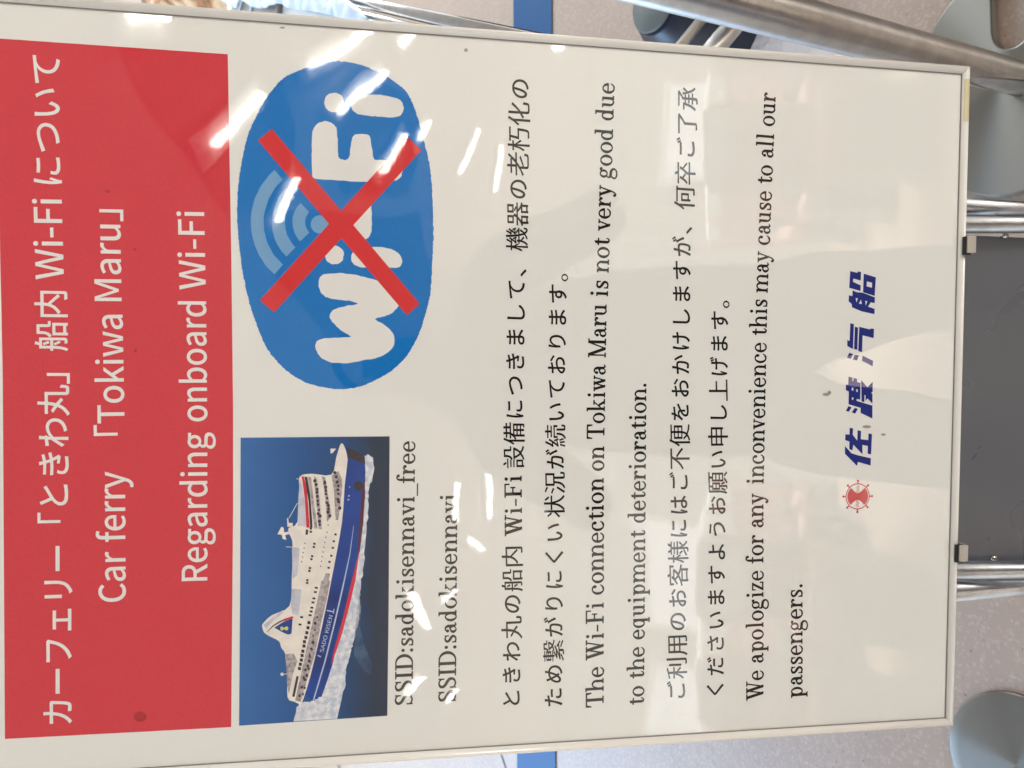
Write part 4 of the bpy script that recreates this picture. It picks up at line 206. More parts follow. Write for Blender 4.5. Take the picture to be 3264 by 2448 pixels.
('window', 'ferry_picture', 'picture_dark', 7, "17337,56829 17313,56741 17222,56741 17247,56828/16961,56885 16937,56797 16846,56797 16871,56885/16609,56956 16584,56869 16493,56868 16518,56956/16248,57006 16223,56918 16132,56917 16157,57005/15887,57077 15862,56989 15772,56988 15797,57076/18773,55039 18748,54950 18658,54949 18682,55038/18192,55123 18167,55035 18076,55034 18101,55123/17793,55217 17768,55128 17677,55127 17702,55216/17378,55288 17353,55199 17262,55198 17287,55287/17000,55344 16976,55256 16885,55255 16909,55344/16623,55415 16599,55327 16508,55326 16533,55415/16247,55487 16222,55398 16131,55398 16156,55486/15869,55536 15844,55447 15753,55447 15778,55535/15492,55607 15467,55519 15376,55518 15401,55607/18042,54502 18016,54324 17849,54323 17875,54501/17499,54632 17472,54454 17306,54453 17332,54630/16970,54702 16943,54524 16776,54523 16803,54701/16343,54824 16316,54646 16149,54645 16176,54822/15854,54953 15826,54776 15659,54775 15687,54952/15385,55024 15357,54847 15190,54846 15218,55023/17337,56140 17310,55964 17144,55963 17170,56139/17081,56183 17054,56007 16888,56006 16914,56182/16343,56311 16316,56134 16150,56133 16177,56310/16103,56360 16075,56184 15909,56183 15936,56359/15402,56474 15375,56297 15208,56296 15236,56473/15177,56516 15149,56340 14983,56339 15010,56515/14440,56673 14412,56497 14246,56496 14274,56672/14221,56687 14193,56511 14027,56510 14055,56686/18551,56426 18525,56250 18359,56249 18385,56425/18294,56425 18268,56249 18102,56248 18128,56424/13799,56002 13769,55766 13617,55765 13647,56001/13460,56073 13430,55837 13278,55837 13308,56072/12956,56180 12925,55945 12773,55944 12804,56179/12632,56252 12601,56016 12449,56015 12480,56251/12218,56338 12187,56102 12035,56101 12066,56337/11917,56394 11885,56159 11734,56158 11765,56394/11616,56466 11585,56231 11433,56230 11464,56465/11489,57125 11457,56891 11306,56890 11337,57124/10903,57246 10871,57012 10719,57011 10751,57245/11081,56558 11049,56323 10791,56322 10823,56557/10674,56622 10642,56387 10384,56385 10416,56621/10275,56715 10243,56480 9985,56479 10017,56714/9899,56786 9867,56551 9608,56550 9641,56785/9562,56895 9529,56660 9271,56658 9304,56893/9222,56929 9189,56694 8931,56693 8964,56928/8808,57015 8775,56780 8517,56779 8550,57013/8469,57072 8436,56837 8178,56835 8211,57070/8107,57128 8074,56893 7816,56892 7849,57127/7769,57200 7735,56965 7477,56963 7511,57198/7431,57271 7397,57036 7138,57035 7173,57270/6684,57384 6660,57201 5020,57522 5067,57705/18383,56718 18380,56535 17965,56569 17969,56752"),
('funnel_mark', 'ferry_picture', 'picture_navy', 6, "10636,59117 11062,58429 11321,57702 10114,57783 10034,58045 10216,58425"),
('funnel_mark', 'ferry_picture', 'picture_dark', 7, "10309,59643 10724,59199 11026,58695 11169,58375 11254,58411 11120,58745 10797,59253 10343,59674"),
('funnel_mark', 'ferry_picture', 'picture_red', 7, "11288,58430 11510,57703 11341,57629 11120,58371"),
('funnel_mark', 'ferry_picture', 'picture_lime', 8, "10678,58645 10725,58500 10592,58390 10663,58281 10718,58136 10577,58019 10391,58076 10397,58244 10500,58353 10370,58498 10451,58630"),
('hull_mark', 'ferry_picture', 'picture_pale', 5, "8319,55740 8193,55481 8102,55495 8228,55754/11922,55061 11774,54542 11979,54529 11961,54454 11581,54496 11599,54570 11690,54556 11815,55060/21769,53387 21745,53275 21692,53290 21709,53394/21087,53419 21047,53300 20935,53373 20974,53448/20784,53476 20745,53342 20654,53356 20686,53490"),
('company_character', None, 'print_indigo', 1, "26440,10086 26367,9754 25822,9784 25299,9336 26222,9324 26142,8990 25418,8999 25336,8271 25939,8269 25858,7934 24061,7976 24144,8311 24812,8302 24919,8829 24090,8809 24939,9702 24441,9776 24539,10083 25221,10082 25343,10493 25863,10488 25822,10097/24822,10498 24177,9857 23988,9199 23723,7985 23078,7995 23409,9228 23048,9307 24140,10482"),
('company_character', None, 'print_indigo', 1, "30942,10308 30849,9933 30546,9952 30546,9839 30826,9820 30749,9496 30469,9489 30376,9139 28910,9146 28988,9479 28804,9492 28393,7954 27251,7925 27747,9074 28188,9085 28505,10249 29624,10250 29742,10530 30221,10542 30207,10308/30633,9084 30012,8476 30498,7981 29638,7959 29517,8096 29397,7970 28570,7958 29033,8451 28808,8638 29313,8633 29313,8738 28687,8739 28774,9012/28345,10245 28226,9956 27841,10207 27920,10495/28187,9651 28107,9344 27682,9595 27786,9919/29986,9973 29955,9816 29683,9826 29746,9984/29845,9544 29814,9395 29573,9406 29621,9547/29122,9934 29091,9795 28883,9807 28930,9947"),
('company_character', None, 'print_indigo', 1, "35622,10252 35549,9911 33357,9944 33614,10492 34178,10505 34049,10286/35318,9812 35258,9507 33296,9531 33358,9836/35326,9392 35113,8357 35193,8323 35173,7973 34352,7988 34581,9055 33090,9069 33198,9434/33020,10297 32925,9912 32503,10140 32585,10488/32860,9788 32819,9352 32364,9537 32426,9900/32804,9011 32350,7996 31862,8020 32337,9050"),
('company_character', None, 'print_indigo', 1, "40174,10377 40048,9675 40175,9642 40125,9338 39376,9348 39535,10059 39243,10088 38958,9345 38467,9354 38717,10436/39993,9074 39701,7905 38063,7980 38354,9105/39326,8753 38893,8778 38774,8267 39206,8256/38494,10106 38352,9706 38320,9126 37937,7955 37438,7964 37496,8344 37104,8588 36919,7951 36466,7969 36632,8903 36679,9194 37017,10128 37301,10163 37526,10457 38069,10441 37998,10108/37839,9801 37825,9584 37444,9705/37719,9292 37323,9188 37350,9479/37616,8877 37588,8666 37199,8823"),
]
LINES = [
('title_line', 'header_band', 'カーフェリー', 'n', [3880, 74044], [1.0, -0.0011], 23.4941, 24.4436, 109, -41, 'print_white'),
('title_line', 'header_band', '「ときわ丸」', 'n', [19278, 74183], [1.0, 0.00177], 24.0829, 24.3849, 650, -86, 'print_white'),
('title_line', 'header_band', '船内', 'n', [32303, 74312], [0.99996, 0.00866], 23.9131, 24.8278, 35, -86, 'print_white'),
('title_line', 'header_band', 'Wi-Fi', 'n', [37694, 74614], [0.9997, 0.02448], 26.7588, 26.2959, 26, 0, 'print_white'),
('title_line', 'header_band', 'について', 'n', [44795, 74736], [0.99989, 0.01477], 25.1871, 24.2305, 125, -33, 'print_white'),
('title_line', 'header_band', 'Car ferry', 'n', [13119, 70215], [0.99999, 0.00495], 25.0523, 25.8982, 58, 0, 'print_white'),
('title_line', 'header_band', '「Tokiwa', 'n', [25907, 70288], [0.99985, 0.01758], 25.0191, 25.7502, 650, 0, 'print_white'),
('title_line', 'header_band', 'Maru」', 'n', [36152, 70517], [0.99986, 0.01658], 26.3087, 25.6431, 101, 0, 'print_white'),
('title_line', 'header_band', 'Regarding', 'n', [14564, 64215], [1.0, 0.00279], 24.7422, 25.3947, 101, 0, 'print_white'),
('title_line', 'header_band', 'onboard', 'n', [26992, 64250], [0.99992, 0.01283], 23.9021, 25.5867, 52, 0, 'print_white'),
('title_line', 'header_band', 'Wi-Fi', 'n', [37192, 64394], [0.99975, 0.02224], 26.6634, 25.8078, 26, 0, 'print_white'),
('network_name_line', None, 'SSID:sadokisennavi_free', 's', [3909, 48183], [1.0, -0.00029], 19.1708, 19.4614, 63, 0, 'ink_grey'),
('network_name_line', None, 'SSID:sadokisennavi', 's', [3999, 44648], [0.99999, 0.0037], 19.2165, 19.6273, 63, 0, 'ink_grey'),
('body_text_line', None, 'ときわ丸の船内', 'n', [3352, 39131], [0.99999, 0.0047], 19.7718, 19.3053, 201, -86, 'ink'),
('body_text_line', None, 'Wi-Fi', 's', [17505, 39297], [0.99979, 0.02058], 19.911, 19.6959, -10, 0, 'ink'),
('body_text_line', None, '設備につきまして、', 'n', [23139, 39171], [1.0, -0.00168], 19.6805, 19.5275, 47, -80, 'ink'),
('body_text_line', None, '機器の老朽化の', 'n', [40962, 39111], [0.99998, -0.00576], 20.3269, 20.0866, 27, -80, 'ink'),
('body_text_line', None, 'ため繋がりにくい', 'n', [3060, 35545], [0.99996, 0.00889], 19.8044, 19.7662, 101, -76, 'ink'),
('body_text_line', None, '状況が続いております。', 'n', [18991, 35689], [1.0, -0.0017], 19.5797, 19.3267, 32, -83, 'ink'),
('body_text_line', None, 'The Wi-Fi connection', 's', [2833, 32104], [0.99988, 0.01543], 19.4253, 21.1683, 30, 0, 'ink'),
('body_text_line', None, 'on Tokiwa Maru', 's', [22818, 32399], [1.0, -0.00204], 18.7489, 20.827, 25, 0, 'ink'),
('body_text_line', None, 'is not very good due', 's', [37420, 32273], [0.99986, -0.01644], 19.4466, 20.934, 50, 0, 'ink'),
('body_text_line', None, 'to the equipment deterioration.', 's', [2838, 28562], [0.99996, 0.00907], 18.9276, 20.7144, 30, 0, 'ink'),
('body_text_line', None, 'ご利用のお客様にはご不便をおかけしますが、', 'n', [3163, 24716], [0.99999, 0.00519], 19.9629, 20.2405, 155, -85, 'ink'),
('body_text_line', None, '何卒ご了承', 'n', [44919, 24799], [0.99988, -0.0154], 20.753, 20.1538, 37, -80, 'ink'),
('body_text_line', None, 'くださいますようお願い申し上げます。', 'n', [3253, 21265], [0.99998, 0.00637], 19.8675, 19.7926, 205, -81, 'ink'),
('body_text_line', None, 'We apologize for any', 's', [2659, 17702], [0.99978, 0.02111], 19.0567, 21.7848, -10, 0, 'ink'),
('body_text_line', None, 'inconvenience this', 's', [21596, 18088], [1.0, -0.00065], 18.5179, 21.62, 50, 0, 'ink'),
('body_text_line', None, 'may cause to all our', 's', [38065, 18061], [0.99975, -0.02237], 18.6767, 21.5319, 20, 0, 'ink'),
('body_text_line', None, 'passengers.', 's', [2677, 14036], [0.99975, 0.02255], 19.5732, 22.1858, 40, 0, 'ink'),
('hull_lettering', 'ferry_picture', 'SADO KISEN', 'n', [8489, 55298], [0.97097, -0.23921], 5.363, 4.1883, 48, 0, 'picture_pale'),
]
SPECKS = "57638,58518 57592,58558 57558,58665 57548,58796 57566,58903 57606,58944 57651,58903 57685,58797 57695,58665 57677,58559/56927,44227 56837,44256 56777,44331 56770,44425 56819,44502 56905,44532 56996,44504 57056,44428 57062,44334 57013,44257/29525,11923 29428,11955 29367,12042 29367,12152 29426,12243 29523,12279 29620,12248 29680,12160 29681,12050 29622,11959/29359,12038 29278,12104 29227,12281 29226,12501 29275,12680 29355,12750 29436,12684 29487,12507 29488,12287 29440,12108/26521,8040 26440,8119 26389,8329 26389,8591 26440,8803 26522,8886 26603,8807 26653,8597 26653,8336 26603,8123/25823,6595 25757,6640 25717,6761 25718,6911 25758,7034 25824,7082 25889,7037 25930,6917 25929,6766 25889,6643/40092,69414 40035,69440 39998,69507 39995,69591 40028,69659 40083,69685 40140,69659 40177,69591 40180,69508 40147,69440/32396,69386 32311,69407 32258,69464 32257,69534 32308,69590 32393,69612 32477,69591 32530,69534 32531,69464 32480,69407/44409,71303 44338,71341 44290,71442 44285,71566 44323,71667 44391,71705 44462,71667 44509,71566 44515,71442 44477,71341/4057,68653 3817,68745 3680,68986 3697,69284 3862,69525 4112,69617 4352,69525 4490,69284 4473,68986 4308,68745"
HELM = [0.20352, 0.09171, 0.01156]
CLOTHS = [[[1.1593, 2.8501, 0.74], [1.1648, 2.8788, 0.74], [1.1543, 2.8564, 0.74], [1.1429, 2.8313, 0.74], [1.1348, 2.8189, 0.74], [1.1258, 2.8037, 0.74], [1.1171, 2.7874, 0.74], [1.1092, 2.7705, 0.74], [1.1017, 2.7526, 0.74], [1.0943, 2.7342, 0.74], [1.0867, 2.7152, 0.74], [1.0793, 2.6957, 0.74], [1.0723, 2.676, 0.74], [1.0658, 2.6558, 0.74], [1.0598, 2.6356, 0.74], [1.0547, 2.6167, 0.74], [1.0513, 2.6, 0.74], [1.0489, 2.5846, 0.74], [1.046, 2.569, 0.74], [1.0425, 2.5533, 0.74], [1.0386, 2.5375, 0.74], [1.0334, 2.5197, 0.74], [1.0261, 2.498, 0.74], [1.0176, 2.4745, 0.74], [1.0094, 2.4544, 0.74], [1.0019, 2.4405, 0.74], [0.9947, 2.4296, 0.74], [0.9875, 2.4169, 0.74], [0.9813, 2.403, 0.74], [0.9751, 2.3874, 0.74], [0.9663, 2.3641, 0.74], [0.953, 2.3283, 0.74], [0.9375, 2.286, 0.74], [0.9227, 2.2462, 0.74], [0.9101, 2.2132, 0.74], [0.898, 2.1822, 0.74], [0.8848, 2.1494, 0.74], [0.8702, 2.1135, 0.74], [0.8547, 2.0761, 0.74], [0.8386, 2.0375, 0.74], [0.821, 1.9953, 0.74], [0.8031, 1.9523, 0.74], [0.7884, 1.9151, 0.74], [0.7763, 1.8818, 0.74], [0.767, 1.8535, 0.74], [0.7655, 1.84, 0.74], [0.7758, 1.8483, 0.74], [0.7939, 1.8711, 0.74], [0.8124, 1.8964, 0.74], [0.8276, 1.918, 0.74], [0.8431, 1.9421, 0.74], [0.8612, 1.9757, 0.74], [0.8832, 2.0219, 0.74], [0.9087, 2.0796, 0.74], [0.9373, 2.1503, 0.74], [0.9707, 2.24, 0.74], [1.0089, 2.3479, 0.74], [1.0474, 2.4637, 0.74], [1.0881, 2.5972, 0.74], [1.1297, 2.7422, 0.74]], [[1.2616, 3.1473, 0.74], [1.2097, 3.0521, 0.74], [1.1752, 2.9778, 0.74], [1.1665, 2.9459, 0.74], [1.1802, 2.911, 0.74]]]
PLATE = [[0.6826, 0.8453, 0.02], [0.6758, 0.8561, 0.02], [0.6658, 0.8665, 0.02], [0.6555, 0.8759, 0.02], [0.6475, 0.8835, 0.02], [0.6435, 0.8883, 0.02], [0.6417, 0.8909, 0.02], [0.6401, 0.8931, 0.02], [0.6365, 0.8964, 0.02], [0.6308, 0.9018, 0.02], [0.6239, 0.9082, 0.02], [0.6153, 0.9147, 0.02], [0.6041, 0.9203, 0.02], [0.5899, 0.9251, 0.02], [0.5731, 0.9294, 0.02], [0.5546, 0.9328, 0.02], [0.5352, 0.9347, 0.02], [0.5144, 0.9349, 0.02], [0.4921, 0.9338, 0.02], [0.4698, 0.9315, 0.02], [0.4487, 0.9282, 0.02], [0.429, 0.9237, 0.02], [0.41, 0.9181, 0.02], [0.3923, 0.9118, 0.02], [0.3764, 0.9054, 0.02], [0.3624, 0.8989, 0.02], [0.3501, 0.8921, 0.02], [0.3393, 0.885, 0.02], [0.3298, 0.878, 0.02], [0.3218, 0.8707, 0.02], [0.3153, 0.8634, 0.02], [0.3099, 0.856, 0.02], [0.3053, 0.8491, 0.02], [0.3016, 0.8425, 0.02], [0.299, 0.8363, 0.02], [0.2969, 0.8302, 0.02], [0.2949, 0.8241, 0.02], [0.293, 0.818, 0.02], [0.2913, 0.8119, 0.02], [0.29, 0.8059, 0.02], [0.2891, 0.8, 0.02], [0.2886, 0.794, 0.02], [0.2886, 0.7881, 0.02], [0.2888, 0.7823, 0.02], [0.2891, 0.7766, 0.02], [0.2894, 0.7713, 0.02], [0.2897, 0.7664, 0.02], [0.2904, 0.761, 0.02], [0.2919, 0.7544, 0.02], [0.2939, 0.7462, 0.02], [0.2963, 0.7369, 0.02], [0.2998, 0.7272, 0.02], [0.3052, 0.7177, 0.02], [0.3125, 0.7082, 0.02], [0.3214, 0.6985, 0.02], [0.3317, 0.6893, 0.02], [0.3433, 0.6814, 0.02], [0.3557, 0.6747, 0.02], [0.3691, 0.6688, 0.02], [0.3844, 0.664, 0.02], [0.4022, 0.6605, 0.02], [0.4237, 0.658, 0.02], [0.4483, 0.6565, 0.02], [0.4738, 0.6565, 0.02], [0.4983, 0.6587, 0.02], [0.5221, 0.6631, 0.02], [0.5461, 0.6696, 0.02], [0.5692, 0.678, 0.02], [0.5903, 0.688, 0.02], [0.6094, 0.7006, 0.02], [0.6271, 0.7156, 0.02], [0.6429, 0.7315, 0.02], [0.6562, 0.7464, 0.02], [0.6664, 0.7598, 0.02], [0.6739, 0.7726, 0.02], [0.6793, 0.785, 0.02], [0.6832, 0.7974, 0.02], [0.6858, 0.8098, 0.02], [0.6868, 0.8221, 0.02], [0.6858, 0.834, 0.02]]
SLOT = [[0.6454, 0.8158, 0.02], [0.6304, 0.8167, 0.02], [0.6102, 0.8159, 0.02], [0.5923, 0.8149, 0.02], [0.5794, 0.8143, 0.02], [0.5687, 0.8135, 0.02], [0.5597, 0.8119, 0.02], [0.5523, 0.8092, 0.02], [0.5465, 0.8056, 0.02], [0.5418, 0.8014, 0.02], [0.538, 0.7966, 0.02], [0.5352, 0.7913, 0.02], [0.5335, 0.7857, 0.02], [0.5328, 0.7797, 0.02], [0.5332, 0.7735, 0.02], [0.5349, 0.7679, 0.02], [0.5375, 0.7631, 0.02], [0.5413, 0.7588, 0.02], [0.5476, 0.7558, 0.02], [0.5575, 0.7544, 0.02], [0.5698, 0.7541, 0.02], [0.5828, 0.7542, 0.02], [0.5971, 0.7542, 0.02], [0.6121, 0.7546, 0.02], [0.6243, 0.7563, 0.02], [0.6318, 0.7596, 0.02], [0.6366, 0.7643, 0.02], [0.6407, 0.7707, 0.02], [0.6455, 0.7804, 0.02], [0.6497, 0.792, 0.02], [0.6519, 0.8017, 0.02], [0.6528, 0.8083, 0.02], [0.6517, 0.8128, 0.02]]

# ------------------------------------------------------------------ helpers
def link(o, parent=None):
    COL.objects.link(o)
    if parent is not None: o.parent = parent
    return o

def empty(name, label, cat, loc=(0, 0, 0), group=None):
    o = bpy.data.objects.new(name, None); COL.objects.link(o); o.location = loc
    o.empty_display_size = 0.05
    tag(o, label, cat, group); return o

def tag(o, label, cat, group=None):
    o['label'] = label; o['category'] = cat
    if group: o['group'] = group

def build(name, verts, faces, mat, parent=None, smooth=False, mats=None):
    me = bpy.data.meshes.new(name); me.from_pydata([tuple(v) for v in verts], [], faces); me.update()
    if smooth:
        for p in me.polygons: p.use_smooth = True
    me.materials.append(mat)
    return link(bpy.data.objects.new(name, me), parent)

def from_bm(name, bm, mat, parent=None, smooth=False):
    me = bpy.data.meshes.new(name); bm.normal_update(); bm.to_mesh(me); bm.free()
    if smooth:
        for p in me.polygons: p.use_smooth = True
    me.materials.append(mat)
    return link(bpy.data.objects.new(name, me), parent)

def box_bm(x0, x1, y0, y1, z0, z1, bevel=0.0, seg=2):
    bm = bmesh.new()
    bmesh.ops.create_cube(bm, size=1.0)
    for v in bm.verts:
        v.co = Vector(((x0 + x1) / 2 + v.co.x * (x1 - x0), (y0 + y1) / 2 + v.co.y * (y1 - y0), (z0 + z1) / 2 + v.co.z * (z1 - z0)))
    if bevel: bmesh.ops.bevel(bm, geom=bm.edges[:], offset=bevel, segments=seg, affect='EDGES', profile=0.5)
    return bm

def tube(name, pts, r, mat, parent=None, n=32, cap=True):
    pts = [Vector(p) for p in pts]; vs_, fs = [], []
    up = Vector((0.31, 0.17, 0.93))
    for i, p in enumerate(pts):
        d = (pts[min(i + 1, len(pts) - 1)] - pts[max(i - 1, 0)]).normalized()
        a = d.cross(up).normalized(); b = d.cross(a).normalized()
        rr = r[i] if isinstance(r, (list, tuple)) else r
        for k in range(n):
            t = 2 * math.pi * k / n; vs_.append(p + (a * math.cos(t) + b * math.sin(t)) * rr)
    for i in range(len(pts) - 1):
        for k in range(n):
            fs.append((i * n + k, i * n + (k + 1) % n, (i + 1) * n + (k + 1) % n, (i + 1) * n + k))
    nf = len(fs)
    if cap: fs.append(tuple(range(n - 1, -1, -1))); fs.append(tuple((len(pts) - 1) * n + k for k in range(n)))
    o = build(name, vs_, fs, mat, parent, True)
    for p in o.data.polygons[nf:]: p.use_smooth = False
    bm = bmesh.new(); bm.from_mesh(o.data); bmesh.ops.recalc_face_normals(bm, faces=bm.faces); bm.to_mesh(o.data); bm.free()
    return o

def parse(s):
    return [[(float(p.split(',')[0]) * 1e-5, float(p.split(',')[1]) * 1e-5) for p in c.split(' ')] for c in s.split('/')]

def inside(p, c):
    r = False
    for i in range(len(c)):
        (x0, y0), (x1, y1) = c[i - 1], c[i]
        if (y0 > p[1]) != (y1 > p[1]) and p[0] < (x1 - x0) * (p[1] - y0) / (y1 - y0) + x0: r = not r
    return r

def fill(contours):
    """flat faces over closed outlines; an outline inside another is a hole, separate outlines are filled apart"""
    if len(contours) > 1:
        depth = [sum(inside(c[0], d) for d in contours if d is not c) for c in contours]
        V, T = [], []
        for i, c in enumerate(contours):
            if depth[i] % 2: continue
            holes = [d for j, d in enumerate(contours) if depth[j] == depth[i] + 1 and inside(d[0], c)]
            v, t = fill1([c] + holes); b_ = len(V); V += v; T += [tuple(k_ + b_ for k_ in q_) for q_ in t]
        return V, T
    return fill1(contours)

def grow(contours, t, ty=None):
    """move every outline outwards (holes inwards) by t, to thicken strokes"""
    out = []
    for c in contours:
        dep = sum(inside(c[0], d) for d in contours if d is not c)
        ar = sum(c[i - 1][0] * c[i][1] - c[i][0] * c[i - 1][1] for i in range(len(c)))
        sg = (1 if ar > 0 else -1) * (1 if dep % 2 == 0 else -1) * t
        o = []
        for i in range(len(c)):
            p, q, r_ = Vector(c[i - 1]), Vector(c[i]), Vector(c[(i + 1) % len(c)])
            d1 = (q - p); d2 = (r_ - q)
            if d1.length < 1e-9 or d2.length < 1e-9: continue
            d1.normalize(); d2.normalize()
            n1 = Vector((d1.y, -d1.x)); n2 = Vector((d2.y, -d2.x)); n = n1 + n2
            if n.length < .3: n = n1
            else: n = n / max(.45, n.length_squared / 2)
            o.append((q.x + n.x * sg, q.y + n.y * sg * (1.0 if ty is None else ty / t)))
        out.append(o)
    return out

def fill1(contours):
    P = [[Vector((x, y, 0)) for x, y in c] for c in contours]
    flat = [v for c in P for v in c]
    tri = tessellate_polygon(P)
    out = []
    for a, b, c in tri:
        A, B, C = flat[a], flat[b], flat[c]
        cr = (B.x - A.x) * (C.y - A.y) - (B.y - A.y) * (C.x - A.x)
        if abs(cr) < 1e-14: continue
        out.append((a, b, c) if cr > 0 else (a, c, b))
    return [(v.x, v.y) for v in flat], out

# ------------------------------------------------------------------ materials
def new_mat(name):
    m = bpy.data.materials.new(name); m.use_nodes = True
    nt = m.node_tree; b = nt.nodes['Principled BSDF']
    return m, nt, b

def node(nt, kind, **kw):
    n = nt.nodes.new(kind)
    for k_, v in kw.items(): setattr(n, k_, v)
    return n

def simple(name, col, rough=0.5, metal=0.0, spec=0.5, **kw):
    m, nt, b = new_mat(name)
    b.inputs['Base Color'].default_value = (*col, 1); b.inputs['Roughness'].default_value = rough
    b.inputs['Metallic'].default_value = metal; b.inputs['Specular IOR Level'].default_value = spec
    for k_, v in kw.items(): b.inputs[k_].default_value = v
    return m

# clear laminate over the print: gentle ripples in its surface (the same for all inks, they share the sheet's space)
lam = bpy.data.node_groups.new('laminate_ripples', 'ShaderNodeTree')
lam.interface.new_socket('Normal', in_out='OUTPUT', socket_type='NodeSocketVector')
def _lam():
    nt = lam; N = nt.nodes.new
    out = N('NodeGroupOutput'); tc = N('ShaderNodeTexCoord')
    warp = N('ShaderNodeVectorMath'); warp.operation = 'MULTIPLY'; warp.inputs[1].default_value = (1.0, 1.6, 1.0)
    nt.links.new(tc.outputs['Object'], warp.inputs[0])
    n1 = N('ShaderNodeTexNoise'); n1.inputs['Scale'].default_value = 4.0; n1.inputs['Detail'].default_value = 1.0; n1.inputs['Roughness'].default_value = 0.35
    n2 = N('ShaderNodeTexNoise'); n2.inputs['Scale'].default_value = 14.0; n2.inputs['Detail'].default_value = 1.0; n2.inputs['Roughness'].default_value = 0.4
    n3 = N('ShaderNodeTexNoise'); n3.inputs['Scale'].default_value = 160.0; n3.inputs['Detail'].default_value = 1.0
    for n in (n1, n2, n3): nt.links.new(warp.outputs[0], n.inputs['Vector'])
    b1 = N('ShaderNodeBump'); b1.inputs['Distance'].default_value = 0.0023
    b2 = N('ShaderNodeBump'); b2.inputs['Distance'].default_value = 0.00013
    b3 = N('ShaderNodeBump'); b3.inputs['Distance'].default_value = 0.0000035
    nt.links.new(n1.outputs['Fac'], b1.inputs['Height']); nt.links.new(n2.outputs['Fac'], b2.inputs['Height']); nt.links.new(n3.outputs['Fac'], b3.inputs['Height'])
    nt.links.new(b1.outputs[0], b2.inputs['Normal']); nt.links.new(b2.outputs[0], b3.inputs['Normal'])
    nt.links.new(b3.outputs[0], out.inputs[0])
_lam()

def print_mat(name, col, var=0.05, scale=900.0, col2=None, vscale=None):
    m, nt, b = new_mat(name)
    tc = node(nt, 'ShaderNodeTexCoord')
    n = node(nt, 'ShaderNodeTexNoise'); n.inputs['Scale'].default_value = vscale or scale; n.inputs['Detail'].default_value = 3.0
    nt.links.new(tc.outputs['Object'], n.inputs['Vector'])
    mx = node(nt, 'ShaderNodeMix', data_type='RGBA')
    c2 = col2 or tuple(c * (1 - var) for c in col)
    c1 = col if col2 else tuple(min(1, c * (1 + var)) for c in col)
    mx.inputs[6].default_value = (*c1, 1); mx.inputs[7].default_value = (*c2, 1)
    if col2:
        rp = node(nt, 'ShaderNodeMapRange'); rp.inputs[1].default_value = 0.38; rp.inputs[2].default_value = 0.62
        nt.links.new(n.outputs['Fac'], rp.inputs[0]); nt.links.new(rp.outputs[0], mx.inputs[0])
    else: nt.links.new(n.outputs['Fac'], mx.inputs[0])
    nt.links.new(mx.outputs[2], b.inputs['Base Color'])
    b.inputs['Roughness'].default_value = 0.65; b.inputs['Specular IOR Level'].default_value = 0.15
    b.inputs['Coat Weight'].default_value = 1.0; b.inputs['Coat Roughness'].default_value = 0.018; b.inputs['Coat IOR'].default_value = 1.58
    g = node(nt, 'ShaderNodeGroup'); g.node_tree = lam
    nt.links.new(g.outputs[0], b.inputs['Coat Normal'])
    return m

M = {
    'paper': print_mat('paper', (0.785, 0.795, 0.760), 0.012, 300),
    'print_white': print_mat('print_white', (0.775, 0.775, 0.75), 0.01, 300),
    'print_red': print_mat('print_red', (0.63, 0.040, 0.056), 0.10, 420),
    'print_red_bright': print_mat('print_red_bright', (0.66, 0.030, 0.035), 0.06, 1500),
    'print_blue': print_mat('print_blue', (0.002, 0.175, 0.54), 0.10, 420),
    'print_pale_blue': print_mat('print_pale_blue', (0.17, 0.37, 0.62), 0.06, 1500),
    'print_indigo': print_mat('print_indigo', (0.018, 0.028, 0.20), 0.06, 1200),
    'print_emblem_red': print_mat('print_emblem_red', (0.50, 0.014, 0.028), 0.04, 1200),
    'ink': print_mat('ink', (0.012, 0.010, 0.007), 0.1, 1200),
    'ink_grey': print_mat('ink_grey', (0.045, 0.042, 0.035), 0.1, 1200),
    'speck': print_mat('speck', (0.36, 0.32, 0.28), 0.2, 1200),
    'stain': print_mat('stain', (0.42, 0.022, 0.030), 0.1, 1200),
    'picture_foam': print_mat('picture_foam', (0.78, 0.79, 0.82), col2=(0.48, 0.55, 0.66), vscale=210.0),
    'picture_haze': print_mat('picture_haze', (0.050, 0.11, 0.22), col2=(0.012, 0.05, 0.12), vscale=90.0),
    'picture_navy': print_mat('picture_navy', (0.004, 0.052, 0.31), col2=(0.004, 0.024, 0.17), vscale=22.0),
    'picture_dark': print_mat('picture_dark', (0.035, 0.028, 0.035), 0.3, 500),
    'picture_maroon': print_mat('picture_maroon', (0.10, 0.02, 0.03), 0.3, 500),
    'picture_red': print_mat('picture_red', (0.62, 0.03, 0.06), 0.1, 500),
    'picture_pale': print_mat('picture_pale', (0.42, 0.55, 0.72), 0.08, 500),
    'picture_white': print_mat('picture_white', (0.84, 0.80, 0.72), col2=(0.76, 0.72, 0.67), vscale=90.0),
    'picture_grey_blue': print_mat('picture_grey_blue', (0.60, 0.61, 0.68), col2=(0.48, 0.50, 0.60), vscale=150.0),
    'picture_mauve': print_mat('picture_mauve', (0.50, 0.45, 0.45), col2=(0.27, 0.245, 0.26), vscale=300.0),
    'picture_brown': print_mat('picture_brown', (0.055, 0.040, 0.045), 0.3, 500),
    'picture_lime': print_mat('picture_lime', (0.62, 0.66, 0.16), 0.1, 500),
}
